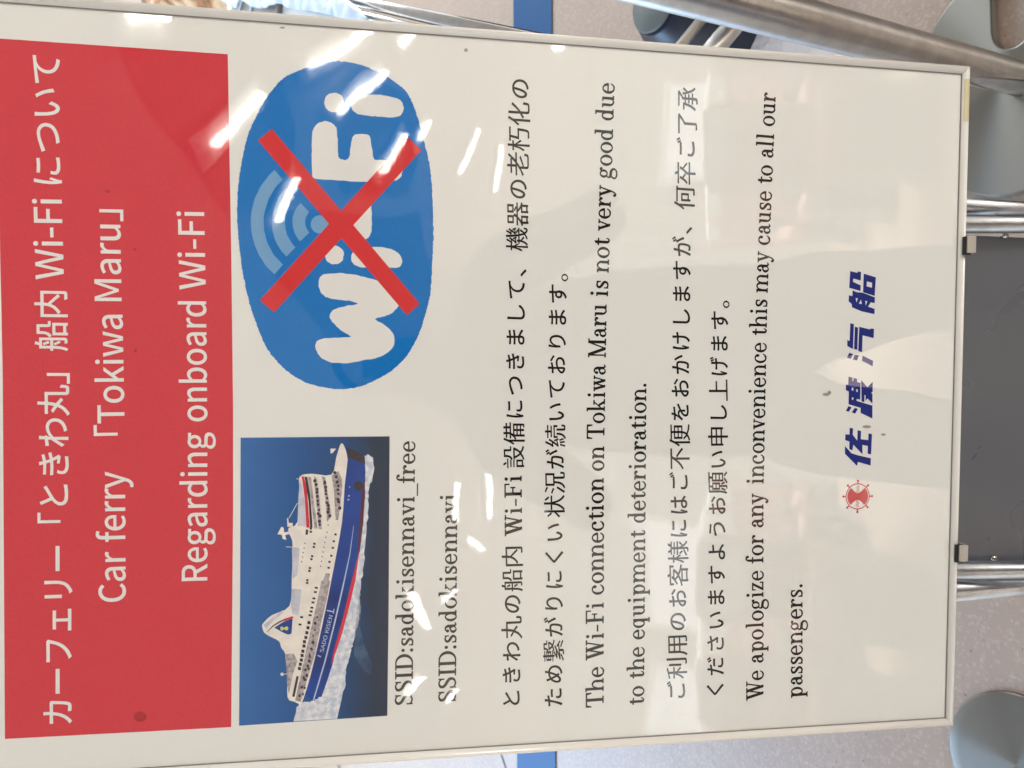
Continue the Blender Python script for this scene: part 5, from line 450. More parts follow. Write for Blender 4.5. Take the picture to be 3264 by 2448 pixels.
def sea_mat():
    m, nt, b = new_mat('picture_sea')
    m2 = M['picture_foam']
    tc = node(nt, 'ShaderNodeTexCoord'); sp = node(nt, 'ShaderNodeSeparateXYZ')
    nt.links.new(tc.outputs['Object'], sp.inputs[0])
    # printed picture: hazy pale sea at the top, deep water at the bottom, darker towards the right
    mr = node(nt, 'ShaderNodeMapRange'); mr.inputs[1].default_value = 0.612; mr.inputs[2].default_value = 0.505
    nt.links.new(sp.outputs['Y'], mr.inputs[0])
    n = node(nt, 'ShaderNodeTexNoise'); n.inputs['Scale'].default_value = 25.0; n.inputs['Detail'].default_value = 4.0
    nt.links.new(tc.outputs['Object'], n.inputs['Vector'])
    ad = node(nt, 'ShaderNodeMath', operation='MULTIPLY_ADD'); ad.inputs[1].default_value = 0.16
    nt.links.new(n.outputs['Fac'], ad.inputs[0]); nt.links.new(mr.outputs[0], ad.inputs[2])
    cr = node(nt, 'ShaderNodeValToRGB'); e = cr.color_ramp.elements
    e[0].position = 0.05; e[0].color = (0.030, 0.145, 0.42, 1)
    e[1].position = 1.08; e[1].color = (0.012, 0.030, 0.065, 1)
    x = e.new(0.45); x.color = (0.008, 0.090, 0.30, 1)
    x = e.new(0.78); x.color = (0.006, 0.060, 0.19, 1)
    nt.links.new(ad.outputs[0], cr.inputs[0]); nt.links.new(cr.outputs[0], b.inputs['Base Color'])
    b.inputs['Roughness'].default_value = 0.65; b.inputs['Specular IOR Level'].default_value = 0.15
    b.inputs['Coat Weight'].default_value = 1.0; b.inputs['Coat Roughness'].default_value = 0.018; b.inputs['Coat IOR'].default_value = 1.58
    g = node(nt, 'ShaderNodeGroup'); g.node_tree = lam
    nt.links.new(g.outputs[0], b.inputs['Coat Normal'])
    return m
M['picture_sea'] = sea_mat()

M['frame'] = simple('frame_white', (0.90, 0.885, 0.83), 0.22, 0.0, 0.8)
M['rail_gap_shade'] = simple('rail_gap_shade', (0.24, 0.20, 0.185), 0.5)  # dark strip painted for the shaded groove under the rail lip
M['tape'] = simple('yellowed_tape', (0.66, 0.60, 0.36), 0.25)
M['backing'] = simple('backing', (0.5, 0.5, 0.5), 0.7)
M['rubber'] = simple('black_rubber', (0.015, 0.015, 0.015), 0.6)
M['clip'] = simple('grey_cast_metal', (0.50, 0.47, 0.42), 0.38, 0.2)
M['grey_cap'] = simple('grey_plastic', (0.13, 0.15, 0.145), 0.45)
M['navy'] = simple('navy_plastic', (0.010, 0.014, 0.032), 0.35)
M['table'] = simple('table_top', (0.62, 0.63, 0.64), 0.25)
M['tray'] = simple('grey_tray', (0.19, 0.18, 0.17), 0.4)

def chrome(name, col, rough, aniso=0.0, scale=60.0):
    m, nt, b = new_mat(name)
    if aniso:   # hairline finish round the tube smears reflections along its length
        b.inputs['Anisotropic'].default_value = aniso; b.inputs['Anisotropic Rotation'].default_value = 0.25
        tg = node(nt, 'ShaderNodeTangent'); tg.direction_type = 'RADIAL'; tg.axis = 'Z'; nt.links.new(tg.outputs[0], b.inputs['Tangent'])
    b.inputs['Metallic'].default_value = 1.0; b.inputs['Base Color'].default_value = (*col, 1)
    tc = node(nt, 'ShaderNodeTexCoord'); n = node(nt, 'ShaderNodeTexNoise'); n.inputs['Scale'].default_value = scale; n.inputs['Detail'].default_value = 6.0
    mp = node(nt, 'ShaderNodeMapping'); mp.inputs['Scale'].default_value = (1, 1, 0.12)
    nt.links.new(tc.outputs['Object'], mp.inputs[0]); nt.links.new(mp.outputs[0], n.inputs['Vector'])
    mr = node(nt, 'ShaderNodeMapRange'); mr.inputs[3].default_value = rough * 0.75; mr.inputs[4].default_value = rough * 1.35
    nt.links.new(n.outputs['Fac'], mr.inputs[0]); nt.links.new(mr.outputs[0], b.inputs['Roughness'])
    dn = node(nt, 'ShaderNodeTexNoise'); dn.inputs['Scale'].default_value = 38.0; dn.inputs['Detail'].default_value = 8.0; dn.inputs['Roughness'].default_value = 0.65
    dr = node(nt, 'ShaderNodeMapRange'); dr.inputs[1].default_value = 0.35; dr.inputs[2].default_value = 0.70; dr.inputs[3].default_value = 1.0; dr.inputs[4].default_value = 0.80
    dm = node(nt, 'ShaderNodeMix', data_type='RGBA', blend_type='MULTIPLY'); dm.inputs[0].default_value = 1.0; dm.inputs[6].default_value = (*col, 1)
    nt.links.new(tc.outputs['Object'], dn.inputs['Vector']); nt.links.new(dn.outputs['Fac'], dr.inputs[0]); nt.links.new(dr.outputs[0], dm.inputs[7]); nt.links.new(dm.outputs[2], b.inputs['Base Color'])
    bp = node(nt, 'ShaderNodeBump'); bp.inputs['Distance'].default_value = 0.0006; bp.inputs['Strength'].default_value = 0.5
    nt.links.new(dn.outputs['Fac'], bp.inputs['Height']); nt.links.new(bp.outputs[0], b.inputs['Normal'])
    return m
M['chrome'] = chrome('polished_steel_tube', (0.60, 0.585, 0.57), 0.14)
M['pole'] = chrome('brushed_steel_pole', (0.58, 0.565, 0.54), 0.36, 0.9)
M['tube_pair'] = chrome('polished_stand_tube', (0.46, 0.46, 0.47), 0.30)

def turned_steel(name, col, rough):
    m, nt, b = new_mat(name)
    b.inputs['Metallic'].default_value = 0.85; b.inputs['Base Color'].default_value = (*col, 1); b.inputs['Roughness'].default_value = rough
    b.inputs['Anisotropic'].default_value = 0.85; b.inputs['Anisotropic Rotation'].default_value = 0.25
    tg = node(nt, 'ShaderNodeTangent'); tg.direction_type = 'RADIAL'; tg.axis = 'Z'
    nt.links.new(tg.outputs[0], b.inputs['Tangent'])
    return m
M['disc'] = turned_steel('turned_steel_disc', (0.19, 0.172, 0.145), 0.36)
M['plate'] = turned_steel('grey_coated_plate', (0.235, 0.222, 0.195), 0.42)

def panel_mat():
    m, nt, b = new_mat('dark_grey_panel')
    b.inputs['Base Color'].default_value = (0.112, 0.121, 0.138, 1); b.inputs['Roughness'].default_value = 0.30
    b.inputs['Specular IOR Level'].default_value = 0.7
    tc = node(nt, 'ShaderNodeTexCoord'); n = node(nt, 'ShaderNodeTexNoise'); n.inputs['Scale'].default_value = 900.0; n.inputs['Detail'].default_value = 2.0
    sm = node(nt, 'ShaderNodeTexNoise'); sm.inputs['Scale'].default_value = 7.0; sm.inputs['Detail'].default_value = 6.0; sm.inputs['Distortion'].default_value = 0.8
    rr = node(nt, 'ShaderNodeMapRange'); rr.inputs[1].default_value = 0.35; rr.inputs[2].default_value = 0.65; rr.inputs[3].default_value = 0.26; rr.inputs[4].default_value = 0.38
    nt.links.new(tc.outputs['Object'], sm.inputs['Vector']); nt.links.new(sm.outputs['Fac'], rr.inputs[0]); nt.links.new(rr.outputs[0], b.inputs['Roughness'])
    bp = node(nt, 'ShaderNodeBump'); bp.inputs['Distance'].default_value = 0.00008
    nt.links.new(tc.outputs['Object'], n.inputs['Vector']); nt.links.new(n.outputs['Fac'], bp.inputs['Height']); nt.links.new(bp.outputs[0], b.inputs['Normal'])
    return m
M['panel'] = panel_mat()

def floor_mat():
    m, nt, b = new_mat('speckled_vinyl_floor')
    L = nt.links.new
    tc = node(nt, 'ShaderNodeTexCoord')
    base = node(nt, 'ShaderNodeTexNoise'); base.inputs['Scale'].default_value = 5.0; base.inputs['Detail'].default_value = 8.0
    L(tc.outputs['Object'], base.inputs['Vector'])
    mx = node(nt, 'ShaderNodeMix', data_type='RGBA'); mx.inputs[6].default_value = (0.45, 0.345, 0.277, 1); mx.inputs[7].default_value = (0.365, 0.278, 0.222, 1)
    L(base.outputs['Fac'], mx.inputs[0]); cur = mx.outputs[2]
    wob = node(nt, 'ShaderNodeTexNoise'); wob.inputs['Scale'].default_value = 260.0; wob.inputs['Detail'].default_value = 2.0
    L(tc.outputs['Object'], wob.inputs['Vector'])
    wv = node(nt, 'ShaderNodeVectorMath', operation='MULTIPLY_ADD'); wv.inputs[1].default_value = (0.010, 0.010, 0.0)
    L(wob.outputs['Color'], wv.inputs[0]); L(tc.outputs['Object'], wv.inputs[2])
    for sc, thr, col, amt, soft in ((130.0, 0.34, (0.60, 0.50, 0.44), 0.24, 0.10), (95.0, 0.30, (0.57, 0.49, 0.45), 0.26, 0.08), (170.0, 0.28, (0.38, 0.31, 0.28), 0.45, 0.10), (300.0, 0.26, (0.33, 0.27, 0.24), 0.5, 0.06), (75.0, 0.10, (0.14, 0.10, 0.08), 0.8, 0.03)):
        v = node(nt, 'ShaderNodeTexVoronoi'); v.inputs['Scale'].default_value = sc; v.inputs['Randomness'].default_value = 1.0
        L(wv.outputs[0], v.inputs['Vector'])
        mr = node(nt, 'ShaderNodeMapRange'); mr.inputs[1].default_value = thr + soft; mr.inputs[2].default_value = thr; mr.inputs[4].default_value = amt
        L(v.outputs['Distance'], mr.inputs[0])
        # only some of the chips show
        gt = node(nt, 'ShaderNodeSeparateColor'); L(v.outputs['Color'], gt.inputs[0])
        th = node(nt, 'ShaderNodeMath', operation='GREATER_THAN'); th.inputs[1].default_value = 0.45 if sc != 75.0 else 0.70
        L(gt.outputs[0], th.inputs[0])
        mu = node(nt, 'ShaderNodeMath', operation='MULTIPLY'); L(mr.outputs[0], mu.inputs[0]); L(th.outputs[0], mu.inputs[1])
        m2 = node(nt, 'ShaderNodeMix', data_type='RGBA'); m2.inputs[7].default_value = (*col, 1)
        L(mu.outputs[0], m2.inputs[0]); L(cur, m2.inputs[6]); cur = m2.outputs[2]
    L(cur, b.inputs['Base Color'])
    b.inputs['Roughness'].default_value = 0.42; b.inputs['Specular IOR Level'].default_value = 0.3
    bn = node(nt, 'ShaderNodeTexNoise'); bn.inputs['Scale'].default_value = 45.0; bn.inputs['Detail'].default_value = 4.0
    L(tc.outputs['Object'], bn.inputs['Vector'])
    bp = node(nt, 'ShaderNodeBump'); bp.inputs['Distance'].default_value = 0.0012; L(bn.outputs['Fac'], bp.inputs['Height']); L(bp.outputs[0], b.inputs['Normal'])
    return m
M['floor'] = floor_mat()
M['band'] = simple('blue_floor_band', (0.008, 0.075, 0.21), 0.5, 0.0, 0.25)
M['seam'] = simple('floor_seam', (0.10, 0.08, 0.07), 0.7)
M['ceiling'] = simple('ceiling_panel', (0.70, 0.71, 0.68), 0.8)
M['lamp_body'] = simple('lamp_body', (0.8, 0.8, 0.78), 0.4)
def glow(name, col, s):
    m, nt, b = new_mat(name)
    b.inputs['Base Color'].default_value = (0.8, 0.8, 0.8, 1)
    b.inputs['Emission Color'].default_value = (*col, 1); b.inputs['Emission Strength'].default_value = s
    return m
M['tube_glow'] = glow('lit_fluorescent_tube', (1.0, 0.95, 0.86), 13.0)

# ------------------------------------------------------------------ floor and ceiling
fl = build('floor', [(-14, -14, 0), (14, -14, 0), (14, 14, 0), (-14, 14, 0)], [(0, 1, 2, 3)], M['floor']); fl['kind'] = 'structure'
def band_x(y_at, x): return y_at + 0.0318 * x
b0, b1 = 2.114, 2.326
bd = build('blue_band', [(-9, b0 - .0318 * 9, .004), (9, b0 + .0318 * 9, .004), (9, b1 + .0318 * 9, .004), (-9, b1 - .0318 * 9, .004)], [(0, 1, 2, 3)], M['band'], fl)
bd['label'] = 'blue band running across the floor'
def seam(x0, y0, x1, y1, w, z):
    d = Vector((x1 - x0, y1 - y0)).normalized(); nn = Vector((-d.y, d.x)) * w / 2
    return build('floor_seam', [(x0 - nn.x, y0 - nn.y, z), (x1 - nn.x, y1 - nn.y, z), (x1 + nn.x, y1 + nn.y, z), (x0 + nn.x, y0 + nn.y, z)], [(0, 1, 2, 3)], M['seam'], fl)
seam(-1.29, 2.395, -1.62, 2.10, 0.006, 0.002)
seam(-1.86, 4.02, -2.1, 3.3, 0.012, 0.0025)
ce = from_bm('ceiling', box_bm(-4.5, 4.5, -9, 3.5, 2.3, 2.36), M['ceiling']); ce['kind'] = 'structure'

dark_panel = simple('reflection_shade_panel', (0.22, 0.20, 0.18), 0.6)  # unseen dark shapes added so the notice mirrors darker patches
for P in ([(0.78, -0.38), (0.63, -0.55), (0.54, -0.71), (0.42, -0.91), (0.50, -1.2), (0.75, -1.30), (1.02, -1.20), (1.0, -0.6)],
          [(1.13, -1.96), (0.84, -1.6), (0.72, -1.54), (0.62, -1.67), (0.76, -2.2), (0.92, -2.36), (1.15, -2.28)],
          [(0.46, -1.12), (0.24, -1.17), (0.13, -1.42), (-0.06, -1.68), (-0.24, -2.56), (-0.5, -4.09), (0.11, -4.6), (0.46, -3.33), (0.52, -2.68), (0.72, -2.42), (0.56, -1.75)]):
    bm = bmesh.new(); lo = [bm.verts.new((x, y, 2.292)) for x, y in P]; hi = [bm.verts.new((x, y, 2.300)) for x, y in P]
    bm.faces.new(lo); bm.faces.new(hi[::-1])
    for k in range(len(P)): bm.faces.new((lo[k], lo[(k + 1) % len(P)], hi[(k + 1) % len(P)], hi[k]))
    bmesh.ops.recalc_face_normals(bm, faces=bm.faces)
    from_bm('ceiling_panel', bm, dark_panel, ce)
lamps = [((.77, -.43), (.84, -.62), .075), ((.56, -.75), (.81, -1.05), .060), ((.41, -1.13), (.60, -1.26), .045), ((.99, -1.34), (1.24, -1.76), .070),
         ((.89, -1.55), (1.15, -1.87), .035), ((1.29, -2.04), (1.40, -2.20), .045), ((.75, -1.90), (.97, -2.12), .035), ((.97, -2.28), (1.10, -2.42), .05),
         ((.96, -2.91), (1.32, -3.39), .06), ((1.05, -4.05), (1.45, -4.25), .07), ((2.36, -5.1), (2.50, -5.5), .12), ((2.95, -6.2), (3.0, -6.5), .14),
         ((-1.46, -2.15), (-1.44, -2.42), .085), ((-1.76, -2.80), (-1.78, -3.1), .05), ((-.94, -2.22), (-1.24, -2.45), .055), ((-1.12, -2.62), (-1.13, -2.96), .05),
         ((-1.08, -3.6), (-.90, -3.15), .06), ((-.64, -3.1), (-.84, -2.90), .05), ((-.66, -3.60), (-.96, -3.62), .07), ((-1.0, -4.8), (-1.2, -5.2), .1)]
lamp_labels = ['pale wedge above the red header', 'long streak across the corner of the red header', 'streak over the pale signal arcs of the emblem', 'thick streak between the rail and the blue emblem',
    'thin streak over the dot of the emblem letter i', 'short streak by the rail above the emblem', 'streak on the emblem letter F', 'glint at the emblem edge by the cross tip',
    'streak on bare paper between emblem and body text', 'streak on the characters of the first body line', 'small block by the rail past the first body line', 'faint spot near the end of the English line',
    'wedge over the first letter of the network name', 'dashed glint below the network names', 'broad streak in the middle of the first network name', 'streak between the two network names',
    'streak under the second network name', 'slanting streak before the first body line', 'upright streak beside the first body line', 'low glint on the second body line', 'last faint glint']
for i, (a, b_, w) in enumerate(lamps):
    if i > 11: w *= .32
    elif i: w *= .8
    A, B = Vector((*a, 0)), Vector((*b_, 0)); c = (A + B) / 2; Lh = (B - A).length / 2; ang = math.atan2((B - A).y, (B - A).x)
    t = empty('ceiling_light', 'ceiling light mirrored as the ' + lamp_labels[i], 'ceiling light', (c.x, c.y, 2.3), 'ceiling lights reflected in the notice')
    t.rotation_euler = (0, 0, ang)
    from_bm('lamp_housing', box_bm(-Lh - .03, Lh + .03, -w / 2 - .02, w / 2 + .02, -.026, -.010, .004, 1), M['lamp_body'], t)
    o = tube('lamp_tube', [(-Lh, 0, -.040), (Lh, 0, -.040)], .016, M['tube_glow'], t, 12)
    o.scale = (.66 if i > 11 else .86, w / .085, 1)

# ------------------------------------------------------------------ framed notice (local x along its width, y up its face, z out of it)
PO = Vector((-0.3191, 0.4397, 0.7479)); PX = Vector((1, 0, 0)); PN = Vector((0, -0.920505, 0.390731)); PY = PN.cross(PX)
notice = empty('framed_notice', 'framed bilingual notice with red header, crossed out blue emblem and ferry picture', 'notice', PO)
notice.rotation_euler = Matrix(((PX.x, PY.x, PN.x), (PX.y, PY.y, PN.y), (PX.z, PY.z, PN.z))).to_euler()
W_, V_ = 0.58, 0.827
from_bm('backing_board', box_bm(-.004, W_ + .004, -.004, V_ + .004, -.0105, -.003), M['backing'], notice)
build('paper_sheet', [(-.001, -.001, 0), (W_ + .001, -.001, 0), (W_ + .001, V_ + .001, 0), (-.001, V_ + .001, 0)], [(0, 1, 2, 3)], M['paper'], notice)

prof = [(-.0006, .0004), (-.0002, .0016), (.0006, .0028), (.0018, .0036), (.0032, .0038), (.0048, .0035), (.0061, .0025), (.0067, .0010), (.0069, -.003), (.0069, -.012), (.0000, -.012), (-.0004, -.002)]
corners = [Vector((0, 0)), Vector((W_, 0)), Vector((W_, V_)), Vector((0, V_))]
outs = [Vector((-1, -1)), Vector((1, -1)), Vector((1, 1)), Vector((-1, 1))]
for i in range(4):
    a, b_ = corners[i], corners[(i + 1) % 4]; oa, ob = outs[i], outs[(i + 1) % 4]
    d = (b_ - a).normalized() * .00012
    vs_ = [(a.x + oa.x * p + d.x, a.y + oa.y * p + d.y, z) for p, z in prof] + [(b_.x + ob.x * p - d.x, b_.y + ob.y * p - d.y, z) for p, z in prof]
    n = len(prof); fs = [(k, (k + 1) % n, n + (k + 1) % n, n + k) for k in range(n)] + [tuple(range(n)), tuple(range(2 * n - 1, n - 1, -1))]
    o = build('frame_rail', vs_, fs, M['frame'], notice, True)
    for p in o.data.polygons[-2:]: p.use_smooth = False
    bm = bmesh.new(); bm.from_mesh(o.data); bmesh.ops.recalc_face_normals(bm, faces=bm.faces); bm.to_mesh(o.data); bm.free()
g = .0009
for (x0, x1, y0, y1) in ((0, W_, 0, g), (0, W_, V_ - g, V_), (0, g, g, V_ - g), (W_ - g, W_, g, V_ - g)):
    from_bm('rail_gap_shade', box_bm(x0, x1, y0, y1, .0002, .0011), M['rail_gap_shade'], notice)
tp = [(p, z + .00025) for p, z in prof[2:9]]
vs_ = [(x, -p, z) for x in (.5375, .5745) for p, z in tp]; n = len(tp)
o = build('tape', vs_, [(k, k + 1, n + k + 1, n + k) for k in range(n - 1)], M['tape'], notice, True)
o['label'] = 'yellowed strip of tape on the bottom rail'

LAY = .00005
parts = {}
count_z = {}
def flat_obj(name, contours, mat, parent, layer):
    vs_, fs = [], []
    v, fs = fill(contours); z = .00012 + layer * LAY
    vs_ = [(x, y, z) for x, y in v]
    return build(name, vs_, fs, M[mat], parent)
for name, par, mat, layer, s in PRINTS:
    cs = parse(s)
    if name in ('window', 'deck_shade', 'mast', 'hull_mark', 'wake'):      # every printed piece by itself
        for k_, c in enumerate(cs):
            o = flat_obj(name, [c], mat, parts.get(par, notice), layer + (k_ % 3) * .15)
    else:
        o = flat_obj(name, cs, mat, parts.get(par, notice), layer)
    parts.setdefault(name, o)

def load_font(s):
    d = {}
    for ln in s.strip('\n').split('\n'):
        c, adv, cs = ln.split('|', 2)
        d[c] = (int(adv), [[tuple(map(int, p.split(','))) for p in k_.split(' ')] for k_ in cs.split(';') if k_])
    return d
FONTS = {'n': load_font(SANS), 's': load_font(SERIF)}
CACHE = {}
def text_line(name, par, text, font, a, e, sx, sy, x0, yb, mat):
    F = FONTS[font]; x = 0; vs_, fs = [], []
    ax, ay = a[0] * 1e-5, a[1] * 1e-5; sx *= 1e-6; sy *= 1e-6
    layer = {'header_band': 2, 'ferry_picture': 6}.get(par, 1); z = .00012 + layer * LAY
    for c in text:
        if c not in F: x += 280 if font == 's' else 290; continue
        adv, cs = F[c]
        w = 9 if par == 'header_band' else (11 if font == 'n' else 0)
        kana = w == 11 and '\u3041' <= c <= '\u3093'
        if kana: w = 14
        key = (font, c, w)
        if key not in CACHE: CACHE[key] = fill(grow([[(x_, y_ + .035 * (x_ - 500)) for x_, y_ in k_] for k_ in cs], w, 11.0 if kana else -2.0) if (w in (11, 14) and par != 'header_band') else (grow(cs, w) if w else cs)) if cs else ([], [])
        v, t = CACHE[key]; b_ = len(vs_)
        for px, py in v:
            if kana: px, py = 500 + (px - 500) * .89, 350 + (py - 350) * .89
            lx = (px + x - x0) * sx; ly = (py - yb) * sy
            vs_.append((ax + e[0] * lx - e[1] * ly, ay + e[1] * lx + e[0] * ly, z))
        fs += [tuple(i + b_ for i in q) for q in t]
        x += adv
    return build(name, vs_, fs, M[mat], parts.get(par, notice))
for ln in LINES: text_line(*ln)

for i, c in enumerate(parse(SPECKS)):
    flat_obj('dirt_speck', [c], 'stain' if i in (6, 7, 8, 9) else 'speck', notice, 3)

# ship's wheel emblem
hx, hy, hr = HELM
def ring(r0, r1, n=48): return [[(hx + r1 * math.cos(2 * math.pi * k / n), hy + r1 * math.sin(2 * math.pi * k / n)) for k in range(n)], [(hx + r0 * math.cos(2 * math.pi * k / n), hy + r0 * math.sin(2 * math.pi * k / n)) for k in range(n)]]
helm = flat_obj('wheel_emblem', ring(hr * .93, hr), 'print_emblem_red', notice, 1)
for k in range(8):
    a = math.pi / 4 * k; ca, sa = math.cos(a), math.sin(a)
    pts = [(hr * 1.005, -.055 * hr), (hr * 1.14, -.045 * hr), (hr * 1.17, -.10 * hr), (hr * 1.25, -.085 * hr), (hr * 1.28, 0), (hr * 1.25, .085 * hr), (hr * 1.17, .10 * hr), (hr * 1.14, .045 * hr), (hr * 1.005, .055 * hr)]
    flat_obj('wheel_spoke', [[(hx + x * ca - y * sa, hy + x * sa + y * ca) for x, y in pts]], 'print_emblem_red', helm, 1)
ri = hr * .86; left, right = [], []
for k in range(17):       # filled disc bitten by a round lens at each side: an hourglass lying on its side
    t = R(-48 + 96 * k / 16)
    left.append((hx + ri * math.sin(t), hy + ri * math.cos(t)))
for k in range(17):
    t = R(132 + 96 * k / 16)
    right.append((hx + ri * math.sin(t), hy + ri * math.cos(t)))
bite = [(hx + ri * (.30 + .42 * (abs(s) ** 1.7)), hy + ri * .60 * s) for s in [1 - 2 * k / 12 for k in range(13)]]
bite2 = [(2 * hx - x, 2 * hy - y) for x, y in bite]
flat_obj('wheel_hub', [left + bite + right + bite2], 'print_emblem_red', helm, 2)
for sgn in (-1, 1):
    for off in (-.07, .07):
        P = [(hx + sgn * ri * (.36 + .60 * k / 8), hy + ri * (off + .05 * math.sin(k * 1.5))) for k in range(9)]
        flat_obj('wheel_wave', [[(x, y + .022 * ri) for x, y in P] + [(x, y - .022 * ri) for x, y in P[::-1]]], 'print_emblem_red', helm, 2)

# ------------------------------------------------------------------ easel stand that carries the notice
stand = empty('display_stand', 'twin tube chrome display stand with dark grey panel holding up the notice', 'display stand', PO)
stand.rotation_euler = notice.rotation_euler
def ext(p, q, t0, t1):
    p, q = Vector(p), Vector(q); return [p + (q - p) * t0, p + (q - p) * t1]
tubes = [((0.4526, -0.0309, -0.03), (0.4549, -0.0917, -0.03), .0086, -4, 12.6), ((0.471, -0.038, -0.040), (0.4777, -0.129, -0.075), .0080, -.45, 5.5),
         ((0.127, -0.0387, -0.03), (0.1258, -0.1019, -0.03), .0086, -4, 12.0), ((0.1055, -0.0386, -0.040), (0.0974, -0.1409, -0.075), .0105, -.45, 5.2)]
for p, q, r, t0, t1 in tubes:
    tube('stand_tube', ext(p, q, t0, t1), r, M['tube_pair'], stand, 40)
from_bm('stand_panel', box_bm(.1300, .4446, -.50, .12, -.047, -.044, .0008, 1), M['panel'], stand)
for u, v in ((.4450, -.081), (.1350, -.079)):      # small weld nubs where the panel meets the tubes
    bm = bmesh.new(); bmesh.ops.create_uvsphere(bm, u_segments=12, v_segments=8, radius=.0030)
    for w in bm.verts: w.co = Vector((u + w.co.x, v + w.co.y * 1.4, -.0415 + w.co.z))
    from_bm('weld_nub', bm, M['chrome'], stand, True)
for u0, u1 in ((.4200, .4352), (.1450, .1600)):
    hk = from_bm('holding_clip', box_bm(u0, u1, -.0112, -.0026, .0080, .0102, .0009, 2), M['clip'], stand)
    from_bm('clip_shelf', box_bm(u0, u1, -.0110, -.0084, -.044, .0080), M['clip'], hk)
    from_bm('clip_pad', box_bm(u0 - .0012, u1 - .0004, -.0080, -.0012, .0041, .0078, .0005, 1), M['rubber'], hk)

# ------------------------------------------------------------------ steel pole with its slotted grey base plate
pa, pb = Vector((0.442, 0.7449, 0.5633)), Vector((0.4729, 0.7595, 0.0642)); dd = (pb - pa).normalized()
pole = empty('steel_pole', 'thick brushed steel pole standing behind the notice on a slotted grey plate', 'pole', (0.476, 0.761, 0))
top = pa - dd * .62; bot = pb + dd * .042
tube('pole_shaft', [Vector(v) - pole.location for v in (top, pa, pb, bot)], .0275, M['pole'], pole, 64)
def plate_obj(name, outer, hole, z0, z1, mat, parent, off):
    vs_, fs = [], []
    cs = [[(x - off.x, y - off.y) for x, y in outer]] + ([[(x - off.x, y - off.y) for x, y in hole]] if hole else [])
    v, t = fill(cs); n = len(v)
    vs_ = [(x, y, z1) for x, y in v] + [(x, y, z0) for x, y in v]
    fs = [q for q in t] + [(q[2] + n, q[1] + n, q[0] + n) for q in t]
    s0 = 0
    for c in cs:
        m_ = len(c)
        for k in range(m_): fs.append((s0 + k, s0 + (k + 1) % m_, n + s0 + (k + 1) % m_, n + s0 + k))
        s0 += m_
    me = bpy.data.meshes.new(name); me.from_pydata(vs_, [], fs); me.update()
    bm = bmesh.new(); bm.from_mesh(me); bmesh.ops.recalc_face_normals(bm, faces=bm.faces)
    ed = [e for e in bm.edges if len(e.link_faces) == 2 and e.calc_face_angle(0) > 1.0 and max(v_.co.z for v_ in e.verts) > z1 - 1e-5 and min(v_.co.z for v_ in e.verts) > z1 - 1e-5]
    bmesh.ops.bevel(bm, geom=ed, offset=.0025, segments=2, affect='EDGES', profile=.6)
    bm.to_mesh(me); bm.free(); me.materials.append(mat)
    return link(bpy.data.objects.new(name, me), parent)
plate_obj('base_plate', [p[:2] for p in PLATE], [p[:2] for p in SLOT], .004, .022, M['plate'], pole, pole.location)

# ------------------------------------------------------------------ round steel base by the other lower corner
def lathe(name, prof_, mat, parent=None, n=96, loc=(0, 0, 0)):
    vs_, fs = [], []
    for r, z in prof_:
        for k in range(n): a = 2 * math.pi * k / n; vs_.append((r * math.cos(a), r * math.sin(a), z))
    for i in range(len(prof_) - 1):
        for k in range(n): fs.append((i * n + k, i * n + (k + 1) % n, (i + 1) * n + (k + 1) % n, (i + 1) * n + k))
    o = build(name, vs_, fs, mat, parent, True); o.location = loc
    bm = bmesh.new(); bm.from_mesh(o.data); bmesh.ops.recalc_face_normals(bm, faces=bm.faces); bm.to_mesh(o.data); bm.free()
    return o
disc = lathe('disc_base', [(.0001, .012), (.03, .0118), (.100, .0092), (.1155, .0084), (.1178, .0076), (.1186, .006), (.1186, .0005), (.110, .0003)], M['disc'], None, 96, (-.667, .746, 0))
tag(disc, 'round turned steel disc lying on the speckled floor by the notice corner', 'stand base')

# ------------------------------------------------------------------ table with a steel tube edge behind the notice
tab = empty('steel_edged_table', 'pale table with polished steel tube rim behind the upper right of the notice', 'table', (0.5, 2.2, 0))
e0 = Vector((0.566, 1.2584, 0)); e1 = Vector((0.8627, 1.9571, 0)); ed = (e1 - e0).normalized(); en = Vector((-ed.y, ed.x, 0))
o3 = tab.location
ta, tb = e0 - ed * .25, e0 + ed * 2.05
q4 = [ta + en * .045, tb + en * .045, tb + en * .75, ta + en * .75]
bm = bmesh.new()
lo = [bm.verts.new((p.x - o3.x, p.y - o3.y, .672)) for p in q4]; hi = [bm.verts.new((p.x - o3.x, p.y - o3.y, .692)) for p in q4]
bm.faces.new(hi); bm.faces.new(lo[::-1])
for k in range(4): bm.faces.new((lo[k], lo[(k + 1) % 4], hi[(k + 1) % 4], hi[k]))
from_bm('table_top', bm, M['table'], tab)
def T3(p, z): return (p.x - o3.x, p.y - o3.y, z)
tube('rim_tube', [T3(ta + en * .008, .69), T3(tb + en * .008, .69)], .0135, M['chrome'], tab)
tube('rim_tube', [T3(ta + en * .036, .695), T3(tb + en * .036, .695)], .0105, M['chrome'], tab)
for p in (ta + ed * .1 + en * .1, tb - ed * .1 + en * .1, ta + ed * .1 + en * .65, tb - ed * .1 + en * .65):
    tube('leg', [T3(p, .004), T3(p, .672)], .016, M['chrome'], tab, 24)

